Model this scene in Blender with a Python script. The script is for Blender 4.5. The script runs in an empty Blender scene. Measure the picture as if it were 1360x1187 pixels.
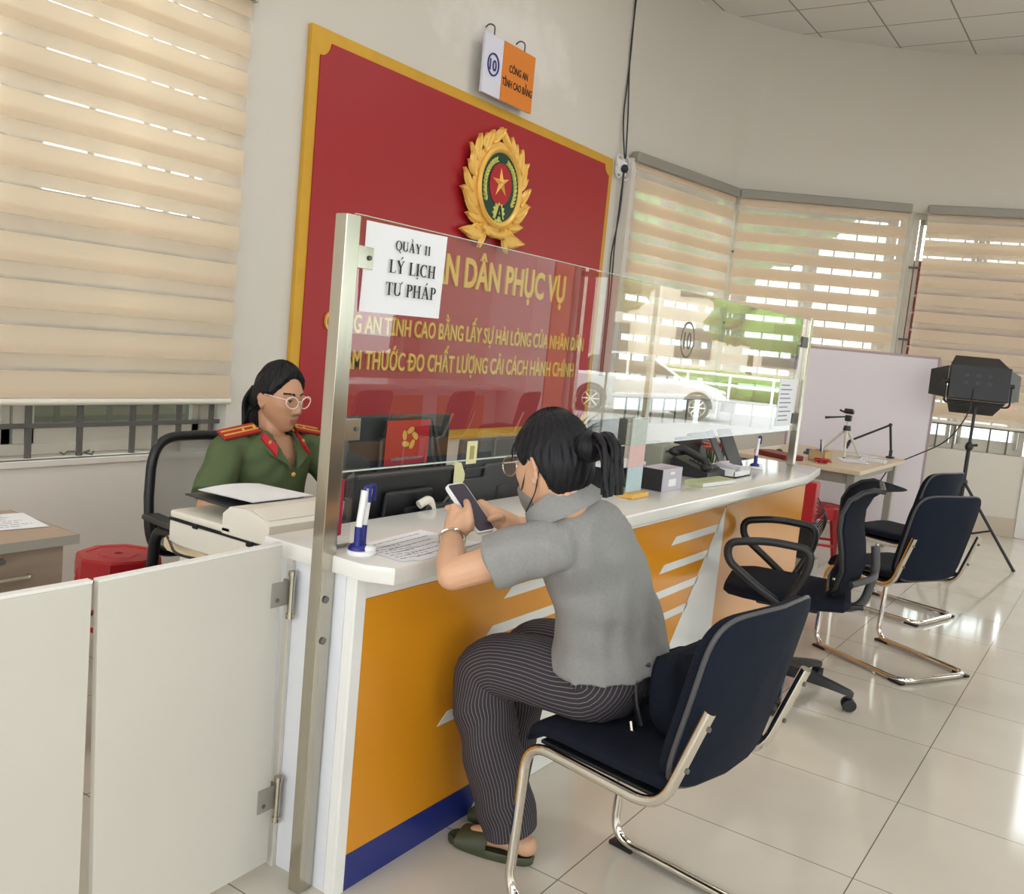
import bpy, bmesh, math, random
from mathutils import Vector as V, Matrix
from mathutils import noise as mnoise
random.seed(7)
PI = math.pi
SC = bpy.context.scene
COL = SC.collection
R = math.radians

# ------------------------------------------------------------------ camera
cam = bpy.data.cameras.new('camera')
cam.sensor_fit = 'HORIZONTAL'; cam.sensor_width = 36.0
cam.lens = 36.0 * 1220.0 / 1360.0
cam.clip_start = 0.05; cam.clip_end = 500
camo = bpy.data.objects.new('camera', cam); COL.objects.link(camo)
CR = V((0.5627, -0.8212, 0.0951)).normalized()
CF = V((0.8254, 0.5519, -0.1177)).normalized()
CU = CR.cross(CF).normalized(); CR = CF.cross(CU)
mw = Matrix.Identity(4)
for i in range(3):
    mw[i][0] = CR[i]; mw[i][1] = CU[i]; mw[i][2] = -CF[i]
mw[0][3], mw[1][3], mw[2][3] = -1.639, -1.496, 1.45
camo.matrix_world = mw
SC.camera = camo

# ------------------------------------------------------------------ materials
def nt(name):
    m = bpy.data.materials.new(name); m.use_nodes = True
    t = m.node_tree; b = t.nodes['Principled BSDF']
    return m, t, b
def srgb(r, g, b):
    f = lambda c: (c/255/12.92) if c/255 <= .04045 else ((c/255+.055)/1.055)**2.4
    return (f(r), f(g), f(b), 1)
def mat(name, col, rough=.5, metal=0., var=.06, scale=12., bump=0., spec=.5, coat=0., trans=0., stretch=None):
    m, t, b = nt(name)
    N = t.nodes; L = t.links
    tc = N.new('ShaderNodeTexCoord'); mp = N.new('ShaderNodeMapping')
    if stretch: mp.inputs['Scale'].default_value = stretch
    nz = N.new('ShaderNodeTexNoise'); nz.inputs['Scale'].default_value = scale; nz.inputs['Detail'].default_value = 4
    L.new(tc.outputs['Object'], mp.inputs['Vector']); L.new(mp.outputs['Vector'], nz.inputs['Vector'])
    mx = N.new('ShaderNodeMix'); mx.data_type = 'RGBA'
    mx.inputs[6].default_value = [c*(1-var) for c in col[:3]]+[1]
    mx.inputs[7].default_value = [min(1, c*(1+var)) for c in col[:3]]+[1]
    L.new(nz.outputs['Fac'], mx.inputs[0]); L.new(mx.outputs[2], b.inputs['Base Color'])
    b.inputs['Roughness'].default_value = rough; b.inputs['Metallic'].default_value = metal
    b.inputs['Specular IOR Level'].default_value = spec
    b.inputs['Coat Weight'].default_value = coat; b.inputs['Coat Roughness'].default_value = .08
    if bump:
        bp = N.new('ShaderNodeBump'); bp.inputs['Strength'].default_value = bump; bp.inputs['Distance'].default_value = .01
        L.new(nz.outputs['Fac'], bp.inputs['Height']); L.new(bp.outputs['Normal'], b.inputs['Normal'])
    return m
def emit(name, col, s):
    m, t, b = nt(name)
    b.inputs['Base Color'].default_value = col; b.inputs['Emission Color'].default_value = col
    b.inputs['Emission Strength'].default_value = s
    return m
def math_n(t, op, a, b=None, c=None):
    n = t.nodes.new('ShaderNodeMath'); n.operation = op
    for i, x in enumerate((a, b, c)):
        if x is None: continue
        if isinstance(x, (int, float)): n.inputs[i].default_value = x
        else: t.links.new(x, n.inputs[i])
    return n.outputs[0]

M = {}
M['wall'] = mat('cream_paint', srgb(216, 210, 200), .7, var=.03, scale=2.5, bump=.03)
def scuff(m, c, rad):
    # a patch of lighter filler on the wall, with its own ragged outline
    t = m.node_tree; N = t.nodes; L = t.links; b = N['Principled BSDF']
    g = N.new('ShaderNodeNewGeometry'); sp = N.new('ShaderNodeSeparateXYZ'); L.new(g.outputs['Position'], sp.inputs[0])
    nz = N.new('ShaderNodeTexNoise'); nz.inputs['Scale'].default_value = 5; nz.inputs['Detail'].default_value = 8; L.new(g.outputs['Position'], nz.inputs['Vector'])
    dx = math_n(t, 'DIVIDE', math_n(t, 'SUBTRACT', sp.outputs[0], c[0]), rad[0]); dz = math_n(t, 'DIVIDE', math_n(t, 'SUBTRACT', sp.outputs[2], c[1]), rad[1])
    d = math_n(t, 'SQRT', math_n(t, 'ADD', math_n(t, 'MULTIPLY', dx, dx), math_n(t, 'MULTIPLY', dz, dz)))
    e = math_n(t, 'SUBTRACT', math_n(t, 'MULTIPLY', nz.outputs[0], 1.6), d)
    mr = N.new('ShaderNodeMapRange'); mr.inputs[1].default_value = -.1; mr.inputs[2].default_value = .35; mr.inputs[4].default_value = .5; L.new(e, mr.inputs[0])
    old = b.inputs['Base Color'].links[0].from_socket
    mx = N.new('ShaderNodeMix'); mx.data_type = 'RGBA'; L.new(mr.outputs[0], mx.inputs[0]); L.new(old, mx.inputs[6]); mx.inputs[7].default_value = srgb(238, 235, 230)
    L.new(mx.outputs[2], b.inputs['Base Color'])
scuff(M['wall'], (3.55, 3.42), (1.0, .30))
M['wall_round'] = mat('cream_paint_curved', srgb(214, 208, 197), .75, var=.03, scale=2, bump=.03)
M['white_lam'] = mat('white_laminate', srgb(232, 231, 227), .25, var=.02, scale=3)
M['gate'] = mat('ivory_laminate', srgb(205, 201, 191), .28, var=.03, scale=2)
M['cooltrim'] = mat('cool_white_panel', srgb(226, 228, 232), .3, var=.02, scale=3)
M['orange'] = mat('orange_laminate', srgb(214, 142, 28), .3, var=.04, scale=2)
M['blue'] = mat('blue_laminate', srgb(34, 48, 118), .22, var=.05, scale=3)
M['logo_white'] = mat('white_decal', srgb(226, 226, 222), .3, var=.02)
M['red'] = mat('red_board', srgb(166, 30, 40), .35, var=.03, scale=1.5)
M['gold'] = mat('gold_trim', srgb(214, 164, 50), .4, metal=.25, var=.1, scale=8)
M['goldtext'] = mat('gold_letter', srgb(226, 186, 84), .35, metal=.2, var=.05)
M['embgold'] = mat('emblem_gold', srgb(244, 194, 98), .35, metal=.12, var=.12, scale=30)
M['embgreen'] = mat('emblem_green', srgb(14, 60, 40), .35)
M['embred'] = mat('emblem_red', srgb(176, 24, 40), .35)
M['steel'] = mat('brushed_steel', srgb(190, 184, 170), .22, metal=1., var=.12, scale=6, stretch=(8, 8, .6))
M['chrome'] = mat('chrome_tube', srgb(225, 220, 210), .12, metal=1., var=.03)
M['black'] = mat('black_plastic', srgb(26, 27, 31), .42, var=.15)
M['blackfab'] = mat('black_fabric', srgb(17, 21, 33), .85, var=.3, scale=260, bump=.35, spec=.2)
M['greyplastic'] = mat('grey_plastic', srgb(72, 72, 74), .5, var=.05)
M['darkgrey'] = mat('dark_grey_plastic', srgb(52, 55, 58), .45, var=.08)
M['redplastic'] = mat('red_plastic', srgb(186, 28, 36), .35, var=.05)
M['cream_plastic'] = mat('cream_plastic', srgb(228, 222, 208), .4, var=.02)
M['whiteplastic'] = mat('white_plastic', srgb(232, 232, 232), .35, var=.02)
M['navyplastic'] = mat('navy_plastic', srgb(28, 34, 120), .35)
M['paper'] = mat('paper', srgb(236, 236, 240), .8, var=.02)
M['ink'] = mat('ink', srgb(24, 24, 26), .6)
M['greyink'] = mat('grey_ink', srgb(130, 132, 150), .7)
M['wood'] = mat('walnut_laminate', srgb(146, 128, 112), .4, var=.16, scale=5, stretch=(1, 1, 9))
M['woodtop'] = mat('brown_desk_top', srgb(172, 150, 132), .35, var=.1, scale=5, stretch=(8, 1, 1))
M['lightwood'] = mat('light_wood', srgb(206, 186, 158), .4, var=.08, scale=5, stretch=(1, 8, 1))
M['creamwood'] = mat('cream_desk', srgb(228, 208, 172), .35, var=.04, scale=4)
M['greymetal'] = mat('grey_painted_metal', srgb(150, 146, 136), .45, var=.04)
M['barmetal'] = mat('window_bar_paint', srgb(96, 92, 88), .5, var=.12)
M['alu'] = mat('white_window_frame', srgb(206, 200, 186), .4, var=.04)
M['skin'] = mat('skin', srgb(206, 160, 128), .5, var=.05, scale=20, bump=.02)
M['skin_tan'] = mat('skin_tan', srgb(190, 142, 110), .5, var=.06, scale=20, bump=.02)
M['lip'] = mat('lips', srgb(172, 104, 94), .45)
M['hair'] = mat('black_hair', srgb(17, 16, 21), .48, var=.4, scale=90, bump=.5, stretch=(1, 1, .12), spec=.28)
M['khaki'] = mat('green_uniform_cloth', srgb(86, 100, 68), .8, var=.1, scale=60, bump=.12, spec=.2)
M['greyshirt'] = mat('heather_grey_cloth', srgb(140, 139, 137), .9, var=.14, scale=140, bump=.12, spec=.15)
M['mask'] = mat('grey_mask_cloth', srgb(122, 118, 112), .9, var=.06, scale=90, bump=.1)
M['sandal'] = mat('olive_rubber', srgb(62, 66, 44), .6, var=.1, scale=40)
M['clearplastic'] = mat('pink_clear_frame', srgb(236, 206, 196), .2, var=.02)
M['mousebrown'] = mat('maroon_folder', srgb(120, 34, 30), .5, var=.1)
M['notegreen'] = mat('pale_green_cover', srgb(196, 204, 160), .5, var=.05)
M['olivegrey'] = mat('olive_grey_plastic', srgb(150, 152, 138), .45, var=.04)
M['cardbox'] = mat('lavender_box', srgb(190, 184, 194), .5, var=.06)
M['kraft'] = mat('kraft_card', srgb(186, 160, 116), .7, var=.06)
M['yellowwood'] = mat('yellow_wood', srgb(228, 178, 84), .4, var=.06)
M['flower'] = mat('red_flower', srgb(226, 110, 90), .6, var=.15, scale=60)
M['whiteboard'] = mat('white_partition', srgb(222, 214, 220), .35, var=.015, scale=2)
M['sandstone'] = mat('beige_baseboard', srgb(196, 184, 166), .4, var=.04)
M['signorange'] = mat('sign_orange', srgb(226, 132, 46), .3, var=.02)
M['signwhite'] = mat('sign_white', srgb(226, 226, 240), .3, var=.02)
M['signblue'] = mat('sign_blue', srgb(40, 44, 120), .4)
M['epred'] = mat('shoulder_board_red', srgb(168, 40, 32), .6, var=.05)
M['gripred'] = mat('collar_tab_red', srgb(178, 20, 36), .6, var=.05)
M['carwhite'] = mat('car_white_paint', srgb(238, 240, 242), .15, var=.01, coat=.6)
M['carglass'] = mat('car_glass', srgb(30, 36, 42), .05, var=.02)
M['rubber'] = mat('tyre_rubber', srgb(28, 28, 30), .8)
M['leaf'] = mat('hedge_leaf', srgb(84, 132, 40), .7, var=.4, scale=9, bump=.5)
M['leafyellow'] = mat('tree_leaf_yellow', srgb(150, 146, 62), .7, var=.4, scale=6, bump=.5)
M['bark'] = mat('tree_bark', srgb(92, 76, 62), .9, var=.2)
M['road'] = mat('road_concrete', srgb(160, 162, 164), .9, var=.06, scale=1.2)
M['bannerred'] = mat('banner_red', srgb(150, 20, 40), .6, var=.05)
M['facade'] = mat('pale_facade', srgb(214, 206, 190), .8, var=.06, scale=1)
M['greywall'] = mat('grey_neighbour_wall', srgb(120, 120, 108), .9, var=.1, scale=2)
M['carred'] = mat('car_red_paint', srgb(190, 30, 36), .2, coat=.5)
M['shade_slab'] = mat('shade_slab_concrete', srgb(190, 186, 178), .9)

# floor: large polished tiles with dark joints
def floor_mat():
    m, t, b = nt('polished_floor_tile'); N = t.nodes; L = t.links
    g = N.new('ShaderNodeNewGeometry'); s = N.new('ShaderNodeSeparateXYZ'); L.new(g.outputs['Position'], s.inputs[0])
    def line(o, off, per):
        f = math_n(t, 'DIVIDE', math_n(t, 'SUBTRACT', o, off), per)
        fr = math_n(t, 'FRACT', f)
        d = math_n(t, 'MINIMUM', fr, math_n(t, 'SUBTRACT', 1., fr))
        return math_n(t, 'LESS_THAN', d, .0028)
    ln = math_n(t, 'MAXIMUM', line(s.outputs[0], .447-6.03, .603), line(s.outputs[1], -.386-6.34, .634))
    nz = N.new('ShaderNodeTexNoise'); nz.inputs['Scale'].default_value = 3.5; nz.inputs['Detail'].default_value = 6
    L.new(g.outputs['Position'], nz.inputs['Vector'])
    cr = N.new('ShaderNodeMix'); cr.data_type = 'RGBA'
    cr.inputs[6].default_value = srgb(196, 188, 174); cr.inputs[7].default_value = srgb(209, 202, 190)
    L.new(nz.outputs['Fac'], cr.inputs[0])
    mx = N.new('ShaderNodeMix'); mx.data_type = 'RGBA'; L.new(ln, mx.inputs[0]); L.new(cr.outputs[2], mx.inputs[6])
    mx.inputs[7].default_value = srgb(112, 102, 88)
    L.new(mx.outputs[2], b.inputs['Base Color'])
    rr = N.new('ShaderNodeMapRange'); rr.inputs[3].default_value = .05; rr.inputs[4].default_value = .13
    L.new(nz.outputs['Fac'], rr.inputs[0]); L.new(rr.outputs[0], b.inputs['Roughness'])
    b.inputs['Specular IOR Level'].default_value = .55
    return m
M['floor'] = floor_mat()
def ceil_mat():
    m, t, b = nt('ceiling_tile'); N = t.nodes; L = t.links
    g = N.new('ShaderNodeNewGeometry'); s = N.new('ShaderNodeSeparateXYZ'); L.new(g.outputs['Position'], s.inputs[0])
    def line(o, off):
        fr = math_n(t, 'FRACT', math_n(t, 'DIVIDE', math_n(t, 'SUBTRACT', o, off), .61))
        d = math_n(t, 'MINIMUM', fr, math_n(t, 'SUBTRACT', 1., fr))
        return math_n(t, 'LESS_THAN', d, .012)
    ln = math_n(t, 'MAXIMUM', line(s.outputs[0], 6.655-12.2), line(s.outputs[1], .86-12.2))
    mx = N.new('ShaderNodeMix'); mx.data_type = 'RGBA'; L.new(ln, mx.inputs[0])
    mx.inputs[6].default_value = srgb(222, 220, 216); mx.inputs[7].default_value = srgb(150, 144, 140)
    L.new(mx.outputs[2], b.inputs['Base Color']); b.inputs['Roughness'].default_value = .8
    return m
M['ceil'] = ceil_mat()
def glass_mat(name, tint=(1, 1, 1, 1), ior=1.5):
    m, t, b = nt(name); N = t.nodes; L = t.links; N.remove(b)
    tr = N.new('ShaderNodeBsdfTransparent'); tr.inputs[0].default_value = tint
    gl = N.new('ShaderNodeBsdfGlossy'); gl.inputs['Roughness'].default_value = 0.0
    fr = N.new('ShaderNodeFresnel'); fr.inputs['IOR'].default_value = ior; ge = N.new('ShaderNodeNewGeometry')
    fac = math_n(t, 'MULTIPLY', math_n(t, 'MULTIPLY', fr.outputs[0], 2.3), math_n(t, 'SUBTRACT', 1., ge.outputs['Backfacing']))
    mx = N.new('ShaderNodeMixShader'); L.new(fac, mx.inputs[0]); L.new(tr.outputs[0], mx.inputs[1]); L.new(gl.outputs[0], mx.inputs[2])
    L.new(mx.outputs[0], N['Material Output'].inputs['Surface'])
    return m
M['glass'] = glass_mat('clear_glass', (.97, .985, .97, 1), 1.55)
M['acrylic'] = glass_mat('clear_acrylic', (.9, .93, .93, 1))
M['pane'] = glass_mat('window_pane', (.9, .94, .92, 1))
def fabric_mat(name, col, trans, clear):
    m, t, b = nt(name); N = t.nodes; L = t.links
    b.inputs['Base Color'].default_value = col; b.inputs['Roughness'].default_value = .9; b.inputs['Specular IOR Level'].default_value = .1
    nz = N.new('ShaderNodeTexNoise'); nz.inputs['Scale'].default_value = 40; tc = N.new('ShaderNodeTexCoord'); L.new(tc.outputs['Object'], nz.inputs['Vector'])
    bp = N.new('ShaderNodeBump'); bp.inputs['Strength'].default_value = .05; L.new(nz.outputs[0], bp.inputs['Height']); L.new(bp.outputs[0], b.inputs['Normal'])
    tl = N.new('ShaderNodeBsdfTranslucent'); tl.inputs[0].default_value = col
    m1 = N.new('ShaderNodeMixShader'); m1.inputs[0].default_value = trans
    L.new(b.outputs[0], m1.inputs[1]); L.new(tl.outputs[0], m1.inputs[2])
    tr = N.new('ShaderNodeBsdfTransparent'); m2 = N.new('ShaderNodeMixShader'); m2.inputs[0].default_value = clear
    L.new(m1.outputs[0], m2.inputs[1]); L.new(tr.outputs[0], m2.inputs[2])
    L.new(m2.outputs[0], N['Material Output'].inputs['Surface'])
    return m
M['blind'] = fabric_mat('blind_band', srgb(246, 233, 214), .52, .05)
M['sheer'] = fabric_mat('blind_sheer', srgb(242, 232, 222), .35, .66)
M['mesh'] = fabric_mat('chair_mesh', srgb(172, 170, 164), .15, .3)
def stripe_mat():
    m, t, b = nt('pinstripe_cloth'); N = t.nodes; L = t.links
    uv = N.new('ShaderNodeUVMap'); s = N.new('ShaderNodeSeparateXYZ'); L.new(uv.outputs[0], s.inputs[0])
    fr = math_n(t, 'FRACT', math_n(t, 'MULTIPLY', s.outputs[0], 58.))
    ln = math_n(t, 'LESS_THAN', fr, .17)
    nz = N.new('ShaderNodeTexNoise'); nz.inputs['Scale'].default_value = 40
    mx = N.new('ShaderNodeMix'); mx.data_type = 'RGBA'; L.new(ln, mx.inputs[0])
    mx.inputs[6].default_value = srgb(54, 50, 55); mx.inputs[7].default_value = srgb(118, 112, 113)
    L.new(mx.outputs[2], b.inputs['Base Color']); b.inputs['Roughness'].default_value = .85; b.inputs['Specular IOR Level'].default_value = .2
    return m
M['stripe'] = stripe_mat()

# ------------------------------------------------------------------ mesh builder
def frame(org, x, y, z):
    m = Matrix.Identity(4)
    for i in range(3): m[i][0], m[i][1], m[i][2], m[i][3] = x[i], y[i], z[i], org[i]
    return m
def rounded(pts, r, seg=5, closed=False):
    pts = [V(p) for p in pts]; out = []; n = len(pts)
    for i, p in enumerate(pts):
        if not closed and i in (0, n-1): out.append(p); continue
        a = pts[(i-1) % n]-p; b = pts[(i+1) % n]-p
        d = min(r, a.length*.49, b.length*.49)
        p0 = p+a.normalized()*d; p1 = p+b.normalized()*d
        for k in range(seg+1):
            u = k/seg; out.append(p0*(1-u)**2+p*2*u*(1-u)+p1*u*u)
    return out
class MB:
    def __init__(s): s.bm = bmesh.new(); s.m = Matrix.Identity(4); s.uv = None; s.mi = 0; s.bev = False
    def _v(s, p): return s.bm.verts.new(s.m @ V(p))
    def face(s, vs):
        try: f = s.bm.faces.new(vs); f.material_index = s.mi; return f
        except ValueError: return None
    def box(s, x0, x1, y0, y1, z0, z1, b=0., seg=2):
        vs = [s._v((x, y, z)) for x in (x0, x1) for y in (y0, y1) for z in (z0, z1)]
        fs = [s.face([vs[i] for i in q]) for q in ((0,1,3,2),(4,6,7,5),(0,4,5,1),(2,3,7,6),(0,2,6,4),(1,5,7,3))]
        if b > 0:
            s.bev = True
            es = list({e for f in fs for e in f.edges})
            r = bmesh.ops.bevel(s.bm, geom=es, offset=b, segments=seg, affect='EDGES', profile=.5)
            for f in r['faces']: f.material_index = s.mi
        return s
    def obox(s, c, sx, sy, sz, rot=None, b=0., seg=2):
        o = s.m; s.m = o @ Matrix.Translation(V(c)) @ (rot.to_4x4() if rot else Matrix.Identity(4))
        s.box(-sx/2, sx/2, -sy/2, sy/2, -sz/2, sz/2, b, seg); s.m = o; return s
    def loft(s, rings, cap=True, closed=False, uvs=False, vl=None):
        n = len(rings[0]); R_ = [[s._v(p) for p in r] for r in rings]
        if uvs and s.uv is None: s.uv = s.bm.loops.layers.uv.new('UVMap')
        k = len(R_)
        for i in range(k if closed else k-1):
            A = R_[i]; B = R_[(i+1) % k]
            for j in range(n):
                f = s.face([A[j], A[(j+1) % n], B[(j+1) % n], B[j]])
                if uvs and f:
                    q = [(j/n, i), ((j+1)/n, i), ((j+1)/n, i+1), (j/n, i+1)]
                    for l, (u, w) in zip(f.loops, q): l[s.uv].uv = (u, w)
        if cap and not closed:
            s.face(R_[0][::-1]); s.face(R_[-1])
        return R_
    def tube(s, pts, r, n=10, closed=False, cap=True, uvs=False, flat=1.):
        pts = [V(p) for p in pts]; k = len(pts)
        rr = r if isinstance(r, (list, tuple)) else [r]*k
        T = []
        for i in range(k):
            a = pts[(i-1) % k] if (closed or i > 0) else pts[i]
            b = pts[(i+1) % k] if (closed or i < k-1) else pts[i]
            T.append((b-a).normalized())
        up = V((0, 0, 1)) if abs(T[0].z) < .9 else V((0, 1, 0))
        X = up.cross(T[0]).normalized(); rings = []
        for i in range(k):
            X = (X-T[i]*X.dot(T[i])).normalized(); Y = T[i].cross(X)
            rings.append([pts[i]+X*(math.cos(2*PI*j/n)*rr[i])+Y*(math.sin(2*PI*j/n)*rr[i]*flat) for j in range(n)])
        s.loft(rings, cap, closed, uvs); return s
    def cyl(s, p0, p1, r0, r1=None, n=20): return s.tube([p0, p1], [r0, r0 if r1 is None else r1], n)
    def limb(s, pts, rr, n=14):
        pts = [V(p) for p in pts]
        d0 = (pts[0]-pts[1]).normalized(); d1 = (pts[-1]-pts[-2]).normalized()
        P = [pts[0]+d0*rr[0]*a for a in (.98, .8, .45)]+pts+[pts[-1]+d1*rr[-1]*a for a in (.45, .8, .98)]
        Q = [rr[0]*a for a in (.2, .6, .89)]+list(rr)+[rr[-1]*a for a in (.89, .6, .2)]
        return s.tube(P, Q, n)
    def lathe(s, prof, c=(0, 0, 0), n=28, ax=None):
        rings = []
        for r, z in prof: rings.append([V(c)+V((max(r, 1e-4)*math.cos(2*PI*j/n), max(r, 1e-4)*math.sin(2*PI*j/n), z)) for j in range(n)])
        s.loft(rings); return s
    def prism(s, pts, z0, z1, b=0.):
        a = [s._v((x, y, z0)) for x, y in pts]; c = [s._v((x, y, z1)) for x, y in pts]; n = len(pts)
        fs = [s.face(a[::-1]), s.face(c)]
        for i in range(n): fs.append(s.face([a[i], a[(i+1) % n], c[(i+1) % n], c[i]]))
        if b:
            es = list({e for f in fs[:2] if f for e in f.edges})
            bmesh.ops.bevel(s.bm, geom=es, offset=b, segments=2, affect='EDGES', profile=.5)
        return s
    def ball(s, c, rx, ry=None, rz=None, n=16, rot=None):
        ry = rx if ry is None else ry; rz = rx if rz is None else rz
        rot = rot or Matrix.Identity(3); rings = []
        for i in range(1, n):
            t = PI*i/n
            rings.append([V(c)+rot @ V((rx*math.sin(t)*math.cos(2*PI*j/(2*n)), ry*math.sin(t)*math.sin(2*PI*j/(2*n)), -rz*math.cos(t))) for j in range(2*n)])
        s.loft(rings); return s
    def sheet(s, P, both=False):
        vs = [[s._v(p) for p in row] for row in P]
        for i in range(len(vs)-1):
            for j in range(len(vs[0])-1): s.face([vs[i][j], vs[i][j+1], vs[i+1][j+1], vs[i+1][j]])
        return s

ROOT = {}
def thing(name, label, cat, loc=(0, 0, 0), rotz=0., group=None):
    o = bpy.data.objects.new(name, None); COL.objects.link(o); o.empty_display_size = .05
    o.location = loc; o.rotation_euler = (0, 0, rotz)
    ROOT[o] = Matrix.Translation(V(loc)) @ Matrix.Rotation(rotz, 4, 'Z')
    return tag(o, label, cat, group)
def tag(o, label, cat, group=None):
    o['label'] = label; o['category'] = cat
    if group: o['group'] = group
    return o
def link_mesh(name, me, parent=None, local=False, angle=38):
    for p in me.polygons: p.use_smooth = True
    me.set_sharp_from_angle(angle=R(angle))
    o = bpy.data.objects.new(name, me); COL.objects.link(o)
    if parent is not None:
        rm = ROOT[parent]; ROOT[o] = rm
        if not local: me.transform(rm.inverted())
        o.parent = parent
    elif not local:
        if len(me.vertices):
            xs = [v.co for v in me.vertices]
            c = V(((min(v.x for v in xs)+max(v.x for v in xs))/2, (min(v.y for v in xs)+max(v.y for v in xs))/2, min(v.z for v in xs)))
            me.transform(Matrix.Translation(-c)); o.location = c; ROOT[o] = Matrix.Translation(c)
    return o
def obj(name, mb, mats, parent=None, local=False, angle=38, label=None):
    me = bpy.data.meshes.new(name)
    bmesh.ops.recalc_face_normals(mb.bm, faces=mb.bm.faces[:])
    mb.bm.to_mesh(me); mb.bm.free()
    for k in (mats if isinstance(mats, (list, tuple)) else [mats]): me.materials.append(M[k] if isinstance(k, str) else k)
    o = link_mesh(name, me, parent, local, angle)
    if mb.bev:
        wn = o.modifiers.new('weighted_normal', 'WEIGHTED_NORMAL'); wn.keep_sharp = True; wn.weight = 80
    if label: o['label'] = label
    return o
def single(name, mb, mats, label, cat, group=None, angle=38):
    return tag(obj(name, mb, mats, angle=angle), label, cat, group)
def struct(name, mb, mats, parent=None, angle=38):
    o = obj(name, mb, mats, parent, angle=angle)
    if parent is None: o['kind'] = 'structure'
    return o
def remesh(mb, voxel, smooth=2, factor=.5):
    me = bpy.data.meshes.new('tmp'); bmesh.ops.recalc_face_normals(mb.bm, faces=mb.bm.faces[:]); mb.bm.to_mesh(me); mb.bm.free()
    o = bpy.data.objects.new('tmp', me); COL.objects.link(o)
    md = o.modifiers.new('r', 'REMESH'); md.mode = 'VOXEL'; md.voxel_size = voxel
    if smooth:
        sm = o.modifiers.new('s', 'SMOOTH'); sm.iterations = smooth; sm.factor = factor
    dg = bpy.context.evaluated_depsgraph_get()
    out = bpy.data.meshes.new_from_object(o.evaluated_get(dg))
    bpy.data.objects.remove(o); bpy.data.meshes.remove(me)
    return out
def mobj(name, me, mats, parent=None, angle=70):
    me.materials.clear()
    for k in (mats if isinstance(mats, (list, tuple)) else [mats]): me.materials.append(M[k])
    return link_mesh(name, me, parent, False, angle)
def dup(root, loc, rotz, label, group=None):
    def cp(o, par):
        c = o.copy(); COL.objects.link(c); c.parent = par
        for ch in o.children: cp(ch, c)
        return c
    r = cp(root, None); r.location = loc; r.rotation_euler = (0, 0, rotz); r['label'] = label
    if group: r['group'] = group
    return r
# built-in font lettering
def text_width(t, bold=0.):
    cu = bpy.data.curves.new('t', 'FONT'); cu.body = t; cu.size = 1; cu.offset = bold; cu.resolution_u = 3
    o = bpy.data.objects.new('t', cu); COL.objects.link(o)
    me = bpy.data.meshes.new_from_object(o.evaluated_get(bpy.context.evaluated_depsgraph_get())); bpy.data.objects.remove(o); bpy.data.curves.remove(cu)
    xs = [v.co.x for v in me.vertices]; w = max(xs)-min(xs); bpy.data.meshes.remove(me); return w
_cap = [0]
def text(name, s, fr, cap, width, mats, parent, depth=.004, bold=0., align='C', label=None):
    """lettering as a solid mesh: fr maps x along the line, y up, z out of the surface"""
    def mk(t):
        cu = bpy.data.curves.new('t', 'FONT'); cu.body = t; cu.size = 1; cu.offset = bold; cu.extrude = .01; cu.resolution_u = 3
        o = bpy.data.objects.new('t', cu); COL.objects.link(o)
        dg = bpy.context.evaluated_depsgraph_get()
        me = bpy.data.meshes.new_from_object(o.evaluated_get(dg)); bpy.data.objects.remove(o); bpy.data.curves.remove(cu)
        return me
    if not _cap[0]:
        h = mk('H'); _cap[0] = max(v.co.y for v in h.vertices)-min(v.co.y for v in h.vertices)
    me = mk(s); xs = [v.co.x for v in me.vertices]; w = max(xs)-min(xs); x0 = min(xs); k = cap/_cap[0]
    kx = width/w if width else k
    off = {'C': -.5*w, 'L': 0, 'R': -w}[align]
    for v in me.vertices:
        v.co = fr @ V(((v.co.x-x0+off)*kx, v.co.y*k, depth*(1 if v.co.z > 0 else 0)))
    me.materials.clear(); me.materials.append(M[mats])
    o = link_mesh(name, me, parent)
    if label: o['label'] = label
    return o
FILL, SKY, SUN, EXPO = 13., 4.6, 4., 0.12
# ================================================================== SETTING
H = 4.55
mb = MB(); mb.box(-5, 8.9, -7.0, 2.6, -.15, 0); struct('floor', mb, 'floor')
mb = MB(); mb.box(-5.6, 10.2, -8.4, 3.9, H, H+.18); struct('ceiling', mb, 'ceil')
mb = MB(); mb.box(-5.8, 10.6, -8.6, 4.1, H+.185, H+.4); struct('trim_4', mb, 'shade_slab')  # unseen roof slab, its overhang added to keep direct sun out
# back wall with the opening of the left window
WX0, WX1, WZ0, WZ1 = -1.5, 1.405, .745, 3.02
mb = MB()
mb.box(-5, WX0, 2.30, 2.50, 0, H); mb.box(WX1, 5.40, 2.30, 2.50, 0, H)
mb.box(WX0, WX1, 2.30, 2.50, 0, WZ0); mb.box(WX0, WX1, 2.30, 2.50, WZ1, H)
struct('wall_back', mb, 'wall')
mb = MB(); mb.box(WX0-.02, WX1+.02, 2.285, 2.33, WZ0-.03, WZ0, .006); struct('trim_1', mb, 'wall')
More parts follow.
